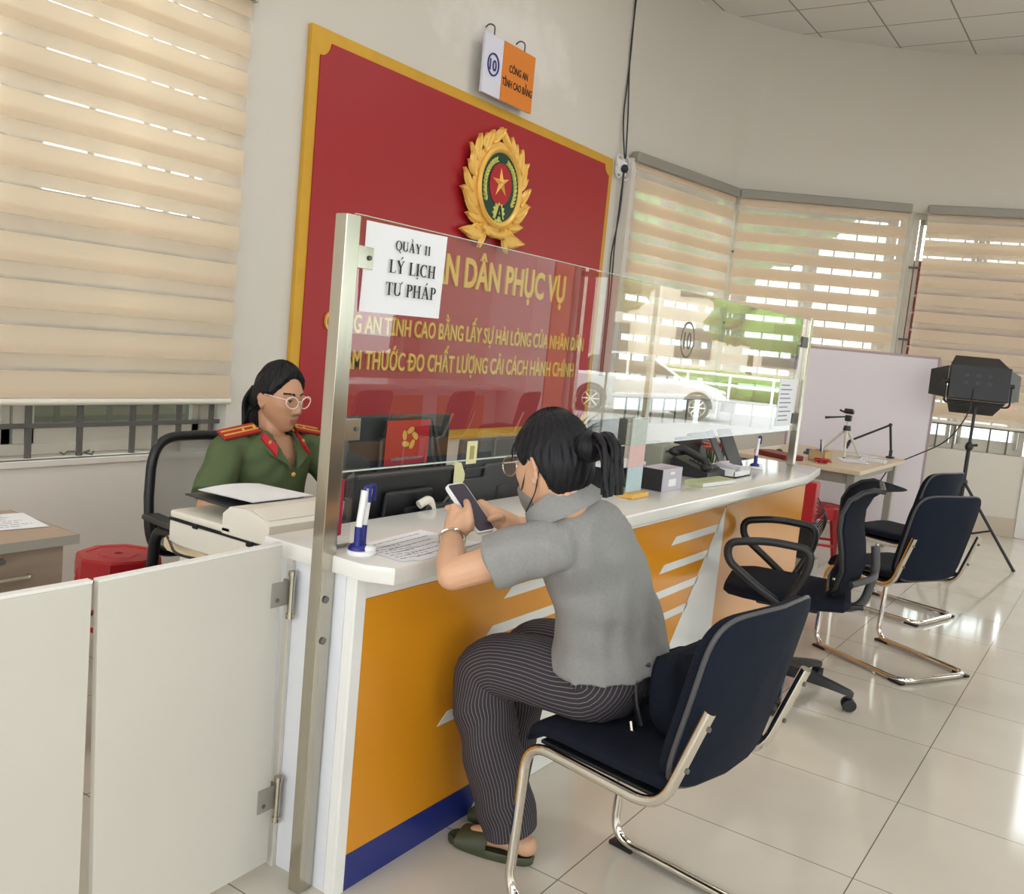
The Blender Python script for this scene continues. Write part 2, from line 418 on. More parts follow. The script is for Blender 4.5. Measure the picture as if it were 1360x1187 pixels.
# curved right wall over three window chords
PA, PB, PC, PE = V((5.40, 2.30, 0)), V((7.08, 2.03, 0)), V((7.98, .57, 0)), V((8.40, -.74, 0))
SILL, HEAD = .78, 3.02
def poly_sample(pts, n):
    L_ = [0]
    for a, b in zip(pts, pts[1:]): L_.append(L_[-1]+(b-a).length)
    out = []
    for i in range(n+1):
        t = L_[-1]*i/n
        for k in range(len(pts)-1):
            if t <= L_[k+1]+1e-6:
                u = (t-L_[k])/(L_[k+1]-L_[k]); out.append(pts[k].lerp(pts[k+1], u)); break
    return out
botp = poly_sample([PA, PB, PC, PE], 60)
ctrl = [V(p+(0,)) for p in ((5.40, 2.30), (5.85, 2.26), (6.33, 2.13), (6.75, 1.95), (7.25, 1.62), (7.80, 1.0), (8.2, .43), (8.40, -.15), (8.45, -.74))]
def catmull(c, n):
    out = []
    for k in range(len(c)-1):
        p0 = c[max(k-1, 0)]; p1 = c[k]; p2 = c[k+1]; p3 = c[min(k+2, len(c)-1)]
        for i in range(n):
            t = i/n
            out.append(.5*((2*p1)+(p2-p0)*t+(2*p0-5*p1+4*p2-p3)*t*t+(3*p1-p0-3*p2+p3)*t**3))
    return out+[c[-1]]
topp = poly_sample(catmull(ctrl, 10), 60)
ctr = V((4.5, -1.0, 0))
def outw(p, d): return p+(p-ctr).normalized()*d
mb = MB()
rings = []
for i in range(61):
    a = botp[i]; b = topp[i]
    rings.append([a+V((0, 0, HEAD)), a.lerp(b, .45)+V((0, 0, HEAD+.62)), b+V((0, 0, H)), outw(b, .25)+V((0, 0, H)), outw(a, .25)+V((0, 0, HEAD))])
mb.loft(rings)
rings = []
for i in range(61):
    a = botp[i]; rings.append([a, a+V((0, 0, SILL)), outw(a, .25)+V((0, 0, SILL)), outw(a, .25)])
mb.loft(rings)
struct('wall_right', mb, 'wall_round', angle=50)
mb = MB()
rings = []
for i in range(20, 61):
    a = outw(botp[i], -.015); rings.append([a, a+V((0, 0, .17)), outw(a, .012)+V((0, 0, .18)), outw(a, .02)])
mb.loft(rings); struct('baseboard_right', mb, 'sandstone')
mb = MB(); mb.box(8.36, 8.75, -1.02, -.70, 0, H, .01); struct('trim_2', mb, 'white_lam')
# walls behind the photographer
mb = MB(); mb.box(-5, -4.8, -7, 2.3, 0, .9); mb.box(-5, -4.8, -7, 2.3, 3.4, H); mb.box(-5, -4.8, -7, -6, .9, 3.4); mb.box(-5, -4.8, 1.4, 2.3, .9, 3.4); mb.box(-5, -4.8, -2.6, -2.2, .9, 3.4)
struct('wall_left', mb, 'wall')
mb = MB(); mb.box(-5, 8.9, -7.0, -6.8, 0, .95); mb.box(-5, 8.9, -7.0, -6.8, 3.2, H)
for x in (-4.9, -1.6, 2.2, 5.6, 8.4): mb.box(x-.3, x+.35, -7.0, -6.8, .95, 3.2)
struct('wall_front', mb, 'wall')
mb = MB(); mb.box(8.45, 8.7, -6.8, -4.35, 0, H); mb.box(8.45, 8.7, -4.35, -1.0, 3.1, H); struct('wall_entrance', mb, 'wall')
mb = MB(); mb.box(7.66, 8.08, -4.75, -4.15, 0, H, .01); struct('trim_3', mb, 'signorange')
mb = MB(); mb.box(7.26, 7.655, -4.75, -4.16, 0, H, .01); struct('trim_8', mb, 'white_lam')
mb = MB(); mb.box(8.085, 8.5, -4.75, -4.36, 0, H); struct('trim_9', mb, 'wall')

def slot(name, mb, m, parent, **k): return obj(name, mb, m, parent, **k)
def window(n, P, Q, z0, z1, inw, off, cols, panes='pane', framem='alu'):
    """aluminium window in the opening P-Q; inw = inward normal, off = how far out of the wall face it stands"""
    x = (Q-P).normalized(); z = V((0, 0, 1)); y = -inw
    w = (Q-P).length
    mb = MB(); mb.m = frame(P+y*off, x, y, z)
    f = .05
    mb.box(0, w, 0, .05, z0, z0+f, .004); mb.box(0, w, 0, .05, z1-f, z1, .004)
    for i in range(cols+1):
        c = i*(w-f)/cols; mb.box(c, c+f, 0, .05, z0+f, z1-f, .004)
    for i in range(cols):
        a = i*(w-f)/cols+f+.01; b = (i+1)*(w-f)/cols-.01
        mb.box(a, a+.035, .01, .04, z0+f, z1-f); mb.box(b-.035, b, .01, .04, z0+f, z1-f); mb.box(a, b, .01, .04, z0+f, z0+f+.07); mb.box(a, b, .01, .04, z1-f-.05, z1-f)
    o = struct('window_%d' % n, mb, framem)
    for i in range(cols):
        a = i*(w-f)/cols+f+.045; b = (i+1)*(w-f)/cols-.045
        mb = MB(); mb.m = frame(P+y*off, x, y, z); mb.box(a, b, .022, .028, z0+f+.07, z1-f-.05)
        obj('pane', mb, panes, o)
    return o
def grille(P, Q, z0, z1, inw, off, xs, zs, label):
    x = (Q-P).normalized(); z = V((0, 0, 1)); y = -inw; w = (Q-P).length
    t = thing('window_grille', label, 'window bars', P.lerp(Q, .5)+V((0, 0, z0))+y*off, 0, 'painted bars inside the windows')
    bw = .013 if label.startswith('dark') else .007
    for i, u in enumerate(xs):
        mb = MB(); mb.m = frame(P+y*off, x, y, z); mb.box(u-bw, u+bw, 0, .014, z0, z1, .002); obj('upright_bar', mb, 'barmetal', t)
    for v in zs:
        mb = MB(); mb.m = frame(P+y*off, x, y, z); mb.box(0, w, -.006, .0, v-.011, v+.011, .002); obj('cross_bar', mb, 'barmetal', t)
def blind(P, Q, ztop, zbot, inw, label, off=.02, per=.183, phase=0., sol=.112, roff=.118):
    """zebra roller blind: front and rear fabric each of solid and sheer bands"""
    x = (Q-P).normalized(); z = V((0, 0, 1)); w = (Q-P).length
    O = P+inw*off
    t = thing('roller_blind', label, 'blind', P.lerp(Q, .5)+V((0, 0, zbot)), 0, 'zebra roller blinds')
    def B():
        m = MB(); m.m = frame(O, x, -inw, z); return m
    m = B(); m.box(0, w, -.075, .0, ztop-.085, ztop, .012, 3); obj('headrail', m, 'greymetal', t)
    m = B(); m.box(.0, .02, -.07, .0, ztop-.09, ztop-.0855); obj('end_cap', m, 'alu', t); m = B(); m.box(w-.02, w, -.07, .0, ztop-.09, ztop-.0855); obj('end_cap', m, 'alu', t)
    for nm, yo, ph in (('front_fabric', -.035, 0.), ('rear_fabric', -.012, roff)):
        m = B(); zz = ztop-.085; k = 0
        zc = zbot+.03+phase+ph-per*3
        m2 = []
        while zc < ztop:
            a, b = max(zc, zbot+.02), min(zc+sol, ztop-.06)
            if b > a: m.mi = 0; m.box(.012, w-.012, yo-.0006, yo+.0006, a, b)
            a, b = max(zc+sol, zbot+.02), min(zc+per, ztop-.06)
            if b > a: m.mi = 1; m.sheet([[(.012, yo, a), (w-.012, yo, a)], [(.012, yo, b), (w-.012, yo, b)]])
            zc += per
        obj(nm, m, ['blind', 'sheer'], t)
    m = B(); m.tube([(.006, -.024, zbot+.012), (w-.006, -.024, zbot+.012)], .02, 14, flat=.8); obj('bottom_bar', m, 'creamwood' if False else 'cream_plastic', t)
    return t
nb = V((0, -1, 0))
window(1, V((WX0, 2.30, 0)), V((WX1, 2.30, 0)), WZ0, WZ1, nb, .13, 3)
grille(V((WX0, 2.30, 0)), V((WX1, 2.30, 0)), WZ0, WZ1-.02, nb, .05, [.24, .58, .92, 1.36, 1.79, 1.93, 2.16, 2.42, 2.54, 2.67, 2.86], [.885, 1.75, 2.35], 'dark grey painted bars across the window left of the red board')
mb = MB(); rd = random.Random(12)
mb.tube([(.55+.022*k+rd.uniform(-.02, .02), 2.31+rd.uniform(-.01, .012), .752+rd.uniform(0, .03)) for k in range(9)], .004, 6)
single('wire_scrap', mb, 'barmetal', 'small twisted scrap of wire on the sill of the left window', 'wire')
blind(V((WX0+.01, 2.30, 0)), V((WX1-.0, 2.30, 0)), 3.01, .985, nb, 'large striped beige roller blind on the window beside the seated officer', off=-.0, phase=.0, roff=.124)
chords = [(PA, PB, 'striped beige roller blind nearest the red board, beside the hanging wires'),
          (PB, PC, 'striped beige roller blind on the middle bay of the rounded wall'),
          (PC, PE, 'striped beige roller blind behind the studio light, with a red sign showing through')]
gl = ['grey window bars behind the blind nearest the red board', 'grey window bars behind the blind of the middle bay', 'grey window bars under the blind behind the studio light']
for i, (P, Q, lb) in enumerate(chords):
    x = (Q-P).normalized(); inw = V((x.y, -x.x, 0))
    p, q = P+x*(.02 if i == 0 else .055), Q-x*.055
    window(i+2, p, q, SILL, HEAD, inw, .12, 2)
    w = (q-p).length
    grille(p, q, SILL, HEAD, inw, .07, [w*k/8 for k in range(1, 8)], [1.02, 1.8, 2.5], gl[i])
    blind(p+x*[-.055, -.005, .085][i], q+x*(.0 if i == 0 else .03), HEAD+.06, 1.03, inw, lb, off=.035, per=.170, phase=[.02, .0, .06][i], sol=.104, roff=[.154, .158, .126][i])
    mb = MB(); c = P
    if i == 0: mb.box(c.x-.08, c.x+.05, c.y-.07, c.y+.14, SILL, HEAD); struct('trim_7', mb, 'wall')
    if i: 
        mb.box(c.x-.035, c.x+.035, c.y-.035, c.y+.075, SILL, HEAD); struct('trim_%d' % (i+4), mb, 'alu')
# windows and glazed entrance behind the photographer
window(5, V((5.3, -6.8, 0)), V((2.55, -6.8, 0)), .95, 3.2, V((0, 1, 0)), .1, 2)
window(6, V((8.1, -6.8, 0)), V((5.95, -6.8, 0)), .95, 3.2, V((0, 1, 0)), .1, 2)
window(7, V((1.9, -6.8, 0)), V((-1.25, -6.8, 0)), .95, 3.2, V((0, 1, 0)), .1, 3)
mb = MB()
for y in (-4.3, -3.25, -1.08): mb.box(8.5, 8.58, y, y+.06, 0, 3.1)
mb.box(8.5, 8.58, -4.3, -1.05, 3.02, 3.1); mb.box(8.5, 8.58, -4.3, -3.2, 2.3, 2.36); mb.box(8.5, 8.58, -4.3, -3.2, 0, .05)
struct('door_1', mb, 'steel')
mb = MB(); mb.box(8.535, 8.545, -4.24, -3.25, .05, 2.3); dp = obj('pane', mb, 'glass', bpy.data.objects['door_1'])

# fill lights: ceiling panels added out of view to brighten the room
for i, (x, y) in enumerate(((-2.6, .6), (.6, .6), (3.8, .6), (-2.6, -2.4), (.6, -2.4), (3.8, -2.4), (6.6, -2.4), (-2.6, -5.2), (1.6, -5.2), (5.4, -5.2))):
    mb = MB(); mb.box(x-.31, x+.31, y-.31, y+.31, H-.022, H, .004)
    t = thing('fill_panel', 'square white panel light added out of view in the ceiling', 'added fill light', (x, y, H-.03), 0, 'added fill panels in the ceiling')
    obj('fill_frame', mb, 'whiteplastic', t)
    mb = MB(); mb.box(x-.28, x+.28, y-.28, y+.28, H-.027, H-.0225); obj('diffuser', mb, M.setdefault('fillglow', emit('fill_diffuser', (1, .97, .92, 1), 3.)), t)
    ld = bpy.data.lights.new('fill_lamp', 'AREA'); ld.shape = 'SQUARE'; ld.size = .56; ld.energy = FILL; ld.color = (1, .98, .95)
    lo = bpy.data.objects.new('fill_lamp', ld); COL.objects.link(lo); lo.location = (0, 0, -.004); lo.parent = t

# ================================================================== RED BOARD
BY = 2.262
t = thing('red_board', 'large red board with gold border and gold lettering on the wall', 'board', (3.425, 2.29, .735))
fr = frame(V((0, 2.298, 0)), V((1, 0, 0)), V((0, 0, 1)), V((0, -1, 0)))
mb = MB(); mb.m = fr; mb.box(1.78, 5.07, .735, 2.955, 0, .03, .004); obj('gold_border', mb, 'gold', t)
x0, x1, z0, z1, rc = 1.845, 5.005, .80, 2.89, .075
pts = []
for (cx_, cz_, a0) in ((x0, z0, 90), (x1, z0, 180), (x1, z1, 270), (x0, z1, 0)):
    seq = [R(a0-90*k/8) for k in range(9)]
    pts += [(cx_+rc*math.cos(a), cz_+rc*math.sin(a)) for a in seq]
mb = MB(); mb.m = fr; mb.prism(pts, .0305, .036); obj('red_panel', mb, 'red', t)
def bt(s, cx_, z, cap, w, bold): text('lettering', s, frame(V((cx_, BY-.0005, z)), V((1, 0, 0)), V((0, 0, 1)), V((0, -1, 0))), cap, w, 'goldtext', t, .012, bold)
bt('VÌ NHÂN DÂN PHỤC VỤ', 3.43, 1.755, .195, 2.12, .030)
bt('CÔNG AN TỈNH CAO BẰNG LẤY SỰ HÀI LÒNG CỦA NHÂN DÂN', 3.43, 1.395, .108, 2.86, .014)
bt('LÀM THƯỚC DO CHẤT LƯỢNG CẢI CÁCH HÀNH CHÍNH', 3.43, 1.185, .115, 2.62, .013)
kf, kp, kd = (text_width(q, .013) for q in ('LÀM THƯỚC DO CHẤT LƯỢNG CẢI CÁCH HÀNH CHÍNH', 'LÀM THƯỚC D', 'D'))
xr = 3.43-1.31+2.62*kp/kf; wd_ = 2.62*kd/kf
mb = MB(); mb.m = frame(V((0, BY-.0005, 0)), V((1, 0, 0)), V((0, 0, 1)), V((0, -1, 0))); mb.box(xr-wd_-.014, xr-wd_*.45, 1.185+.050, 1.185+.066, 0, .0125); obj('lettering', mb, 'goldtext', t)
# police emblem mounted on the board
E0 = V((3.455, 2.225, 2.43))
t = thing('wall_emblem', 'round gold wreath emblem with a star, mounted on the red board', 'emblem', (3.455, 2.24, 2.08))
ef = frame(E0, V((1, 0, 0)), V((0, 0, 1)), V((0, -1, 0)))
def leaf(mb, p, ang, L_, W_, h=.018, curl=0.):
    d = V((math.cos(ang), math.sin(ang), 0)); n = V((-d.y, d.x, 0)); p = V((p[0], p[1], 0)); rows = []
    for k in range(9):
        u = k/8; w = W_*math.sin(PI*min(1, u*.93+.05))**.8
        c = p+d*(L_*u)+n*(curl*u*u*L_)
        rows.append([c-n*w+V((0, 0, .0)), c-n*w*.5+V((0, 0, h*.9)), c+V((0, 0, h*.5)), c+n*w*.5+V((0, 0, h*.9)), c+n*w, c+V((0, 0, -.014))])
    mb.loft(rows)
mb = MB(); mb.m = ef; mb.loft([[V((r_*math.cos(2*PI*j/48), 1.05*r_*math.sin(2*PI*j/48), z_)) for j in range(48)] for r_, z_ in ((.27, -.014), (.282, .0), (.25, .008))]); obj('backing', mb, 'embgold', t)
mb = MB(); mb.m = ef
for sgn in (1, -1):
    for k in range(8):
        a = R(-78+k*21); rr = .265+.02*(k % 2)
        px_, py_ = rr*math.cos(a)*sgn, rr*math.sin(a)*1.02
        tang = a+R(68); 
        if sgn < 0: tang = PI-tang
        leaf(mb, (px_, py_), tang, .17, .036, .02)
        tang = a+R(25)
        if sgn < 0: tang = PI-tang
        if k < 7: leaf(mb, (px_*1.05, py_*1.05), tang if k % 2 else tang+sgn*R(25), .11, .026, .016)
    leaf(mb, (.06*sgn, -.29), R(-20) if sgn > 0 else PI-R(-20), .30, .05, .02, .25*sgn)
    leaf(mb, (.10*sgn, -.30), R(-62) if sgn > 0 else PI-R(-62), .13, .03, .02)
    leaf(mb, (.20*sgn, -.2), R(20) if sgn > 0 else PI-R(20), .2, .04, .02, .3*sgn)
obj('wreath', mb, 'embgold', t, angle=60)
mb = MB(); mb.m = ef
for sgn in (1, -1):
    mb.lathe([(.02, .0), (.032, .01), (.03, .035), (.015, .04), (.012, .03), (.0, .03)], (.1*sgn, -.295, 0), 18)
mb.tube([(-.16, -.27, .01), (-.05, -.31, .02), (.05, -.31, .02), (.16, -.27, .01)], .025, 10)
obj('ribbon', mb, 'embgold', t)
mb = MB(); mb.m = ef
mb.loft([[V((r_*math.cos(2*PI*j/48), 1.06*r_*math.sin(2*PI*j/48), z_)) for j in range(48)] for r_, z_ in ((.20, -.01), (.245, -.01), (.25, .025), (.235, .04), (.215, .03), (.212, .02))], cap=False)
obj('ring', mb, 'embgold', t, angle=50)
mb = MB(); mb.m = ef; mb.loft([[V((r_*math.cos(2*PI*j/48), 1.06*r_*math.sin(2*PI*j/48), z_)) for j in range(48)] for r_, z_ in ((.225, -.012), (.225, .02))]); obj('green_field', mb, 'embgreen', t)
mb = MB(); mb.m = ef; mb.loft([[V((r_*math.cos(2*PI*j/48), .02+1.1*r_*math.sin(2*PI*j/48), z_)) for j in range(48)] for r_, z_ in ((.125, .0195), (.125, .025))]); obj('red_field', mb, 'embred', t)
mb = MB(); mb.m = ef
star = []
for k in range(10):
    rr = .1 if k % 2 == 0 else .03; a = R(96+36*k); star.append((rr*math.cos(a), .03+rr*math.sin(a)))
c_ = mb._v((0, .03, .05)); vs = [mb._v((x, y, .0252)) for x, y in star]
for k in range(10): mb.face([vs[k], vs[(k+1) % 10], c_])
mb.face(vs[::-1]); obj('star', mb, 'embgold', t, angle=10)
for sgn in (1, -1):
    mb = MB(); mb.m = ef
    for k in range(13):
        a = R(-35+k*8.2)
        x, y = .172*math.cos(a)*sgn, 1.06*.172*math.sin(a)
        for o_ in (-1, 1):
            ta = a+R(90)+o_*R(28)
            if sgn < 0: ta = PI-ta
            mm = mb.m; mb.m = mm @ Matrix.Translation((0, 0, .021)); leaf(mb, (x, y), ta, .034, .0085, .008); mb.m = mm
    obj('rice_ear', mb, M.setdefault('emblime', mat('emblem_pale_gold', srgb(214, 214, 120), .35)), t, angle=60)
mb = MB(); mb.m = ef @ Matrix.Translation((0, -.165, .021))
gp = []
for k in range(48):
    rr = .068 if (k // 2) % 2 == 0 else .055; a = 2*PI*k/48; gp.append((rr*math.cos(a), rr*math.sin(a)))
mb.prism(gp, 0, .008); 
o = obj('gear', mb, 'emblime', t)
mb = MB(); mb.m = ef @ Matrix.Translation((0, -.165, .03))
mb.prism([(-.038, -.045), (-.022, -.045), (.004, .03), (.028, -.045), (.042, -.045), (.01, .05), (-.004, .05)], 0, .006); mb.prism([(-.022, -.02), (.03, -.02), (.03, -.01), (-.022, -.01)], 0, .006)
obj('letter', mb, 'embgreen', t)
# hanging counter sign over the board
t = thing('hanging_sign', 'small white and orange hanging sign numbered 10 above the red board', 'sign', (3.45, 2.26, 2.98))
fr = frame(V((3.17, 2.235, 2.98)), V((1, 0, 0)), V((0, 0, 1)), V((0, -1, 0)))
mb = MB(); mb.m = fr; mb.box(0, .57, 0, .37, 0, .02, .003); obj('panel', mb, 'signwhite', t)
mb = MB(); mb.m = fr; mb.box(.20, .57, 0, .37, .0205, .024, .001); obj('orange_field', mb, 'signorange', t)
sf = lambda x, z: fr @ Matrix.Translation((x, z, .0245))
mb = MB(); mb.m = sf(.1, .19); mb.loft([[V((r_*math.cos(2*PI*j/40), 1.15*r_*math.sin(2*PI*j/40), z_)) for j in range(40)] for r_, z_ in ((.062, -.004), (.062, .002), (.054, .002), (.054, -.004))], cap=False)
obj('number_ring', mb, 'signblue', t)
text('numeral', '10', sf(.1, .155)@Matrix.Translation((0, 0, -.003)), .07, .075, 'signblue', t, .002, .02)
text('lettering', 'CÔNG AN', sf(.385, .195), .048, .22, 'ink', t, .0015, .02)
text('lettering', 'TỈNH CAO BẰNG', sf(.385, .10), .048, .355, 'ink', t, .0015, .02)
mb = MB()
for x in (3.27, 3.62): mb.tube(rounded([(x, 2.225, 3.34), (x, 2.225, 3.41), (x, 2.27, 3.43), (x, 2.30, 3.41)], .02), .005, 8)
obj('hook', mb, 'barmetal', t)

# wires and their white wall fitting at the corner
t = thing('wall_fitting', 'white wall fitting with looped wires at the upper corner beside the blind', 'wall fitting', (5.22, 2.285, 2.86))
mb = MB(); mb.box(5.14, 5.30, 2.262, 2.30, 2.86, 2.98, .012); obj('base_plate', mb, 'whiteplastic', t)
mb = MB(); mb.ball((5.22, 2.245, 2.91), .04, .03, .035, 10); obj('lens', mb, 'black', t)
for sx in (-1, 1):
    for sz in (-1, 1):
        mb = MB(); mb.tube([(5.22+sx*.06+.05*math.cos(a), 2.262, 2.92+sz*.045+.045*math.sin(a)) for a in [2*PI*k/16 for k in range(16)]], .006, 8, closed=True); obj('wire_loop', mb, 'whiteplastic', t)
mb = MB(); mb.tube(rounded([(5.17, 2.285, 4.5), (5.20, 2.287, 3.7), (5.17, 2.285, 3.3), (5.21, 2.25, 2.99)], .2), .006, 6)
mb.tube(rounded([(5.19, 2.285, 4.5), (5.185, 2.287, 3.75), (5.25, 2.285, 3.4), (5.23, 2.25, 2.99)], .2), .006, 6)
single('wall_cable', mb, 'black', 'thin black cables running down from the ceiling to the white fitting', 'cable')
mb = MB(); mb.tube(rounded([(5.22, 2.25, 2.88), (5.24, 2.27, 2.5), (5.25, 2.28, 2.3), (5.27, 2.28, 2.0), (5.27, 2.28, 1.2)], .2), .006, 6)
mb.tube(rounded([(5.225, 2.25, 2.88), (5.27, 2.27, 2.55), (5.20, 2.28, 2.2), (5.24, 2.28, 1.9), (5.24, 2.28, 1.2)], .2), .006, 6)
single('wall_cable', mb, 'black', 'thin black cables hanging below the white fitting beside the red board', 'cable')

# ================================================================== COUNTER
def cabinet(x0, x1, logo, label):
    t = thing('counter_cabinet', label, 'counter', ((x0+x1)/2, .15, 0), 0, 'cabinets of the long counter')
    mb = MB(); mb.box(x0+.001, x1-.001, .012, .30, 0, .834, .002); obj('carcass', mb, 'cooltrim', t)
    mb = MB(); mb.box(x0+(.016 if x0 == 0 else .002), x1-.002, 0, .0115, .10, .776, .001); obj('front_panel', mb, 'orange', t)
    mb = MB(); mb.box(x0+.001, x1-.001, .002, .0115, .777, .834); obj('top_rail', mb, 'white_lam', t)
    mb = MB(); mb.box(x0+(.016 if x0 == 0 else .001), x1-.001, 0, .0115, 0, .0995, .001); obj('kick_plate', mb, 'blue', t)
    if logo:
        fr = frame(V((x0, -.0005, 0)), V((1, 0, 0)), V((0, 0, 1)), V((0, -1, 0))); w = x1-x0
        mb = MB(); mb.m = fr
        sl = lambda z: w-.043-(.725-z)*.852
        mb.prism([(sl(.002), .002), (w-.004, .002), (w-.004, .762), (w-.004+(-.008), .762), (sl(.725), .725)], 0, .0015)
        for (z, tip) in ((.663, .632), (.555, .545), (.447, .448), (.342, .353)):
            mb.prism([(tip, z), (sl(z)+.01, z), (sl(z+.033)+.01, z+.033), (tip+.042, z+.033)], 0, .0015)
        obj('logo_bars', mb, 'logo_white', t)
    return t
cabinet(0, 1.21, True, 'orange counter cabinet with white slanted bars, at the near end under the papers')
cabinet(1.21, 2.425, True, 'orange counter cabinet with white slanted bars, the middle one behind the seated woman')
cabinet(2.425, 3.66, False, 'plain orange counter cabinet at the far end of the long counter')
# end panel with its cream edge
t = thing('counter_end_panel', 'white upright end panel of the long counter beside the steel post', 'panel', (-.012, .11, 0))
mb = MB(); mb.box(-.02, -.0005, .036, .215, 0, .834, .001); obj('panel', mb, 'cooltrim', t)
mb = MB(); mb.box(-.02, .0155, -.001, .0112, 0, .834, .001); mb.box(-.02, -.0008, .0112, .0345, 0, .834); obj('edge_strip', mb, 'white_lam', t)
mb = MB(); mb.box(-.034, -.0205, .214, .235, 0, .87, .002); obj('hinge_strip', mb, 'gate', t)
mb = MB()
mb.prism([(-.035, .32), (-.035, -.03), (.0, -.10), (3.22, -.13), (3.70, -.06), (3.72, .32)], .835, .88, .006)
single('worktop', mb, M.setdefault('stone', mat('white_worktop', srgb(222, 220, 214), .14, var=.05, scale=4)), 'long white polished worktop of the orange counter', 'worktop')
# steel posts that carry the glass screen
def post(x, y, z0, z1, label):
    t = thing('steel_post', label, 'post', (x+.027, y+.02, z0), 0, 'steel posts of the glass screen')
    mb = MB(); mb.box(x, x+.048, y, y+.038, z0, z1, .003); obj('tube', mb, 'steel', t)
    return t
pl = post(-.0715, .072, 0, 1.70, 'tall brushed steel square post at the near end of the glass screen')
for z in (1.58, 1.16):
    mb = MB(); mb.box(-.025, .045, .088, .094, z, z+.055, .002); br = obj('bracket', mb, 'steel', pl)
    mb = MB(); mb.cyl((.03, .0875, z+.028), (.03, .084, z+.028), .006, n=12); obj('screw', mb, 'barmetal', br)
for z in (.77, .665):
    mb = MB(); mb.cyl((-.05, .0715, z), (-.05, .068, z), .009, n=12); obj('screw', mb, 'barmetal', pl)
pr = post(3.60, .072, .88, 1.72, 'short steel post at the far end of the glass screen on the worktop')
for z in (1.55, 1.12):
    mb = MB(); mb.box(3.53, 3.60, .088, .094, z, z+.06, .002); obj('bracket', mb, 'black', pr)
# glass
t = thing('glass_screen', 'wide clear glass screen standing over the counter between two steel posts', 'glass screen', (1.8, .1, 1.083))
mb = MB(); mb.box(-.015, 3.595, .0955, .1035, 1.083, 1.706); obj('pane', mb, 'glass', t)
mb = MB(); mb.box(-.015, 3.595, .0957, .1033, 1.0795, 1.0828); mb.box(-.015, 3.595, .0957, .1033, 1.7062, 1.708); obj('polished_edge', mb, M.setdefault('glassedge', mat('glass_edge', srgb(206, 222, 212), .2)), t)
gf = lambda x, z: frame(V((x, .0952, z)), V((1, 0, 0)), V((0, 0, 1)), V((0, -1, 0)))
mb = MB(); mb.m = gf(1.985, 1.51); mb.loft([[V((r_*math.cos(2*PI*j/40)*1.05, 1.15*r_*math.sin(2*PI*j/40), z_)) for j in range(40)] for r_, z_ in ((.066, .0), (.066, .0012), (.059, .0012), (.059, 0))], cap=False)
d = obj('number_decal', mb, 'barmetal', t); text('numeral', '10', gf(1.985, 1.472), .075, .075, 'barmetal', d, .0012, .01)
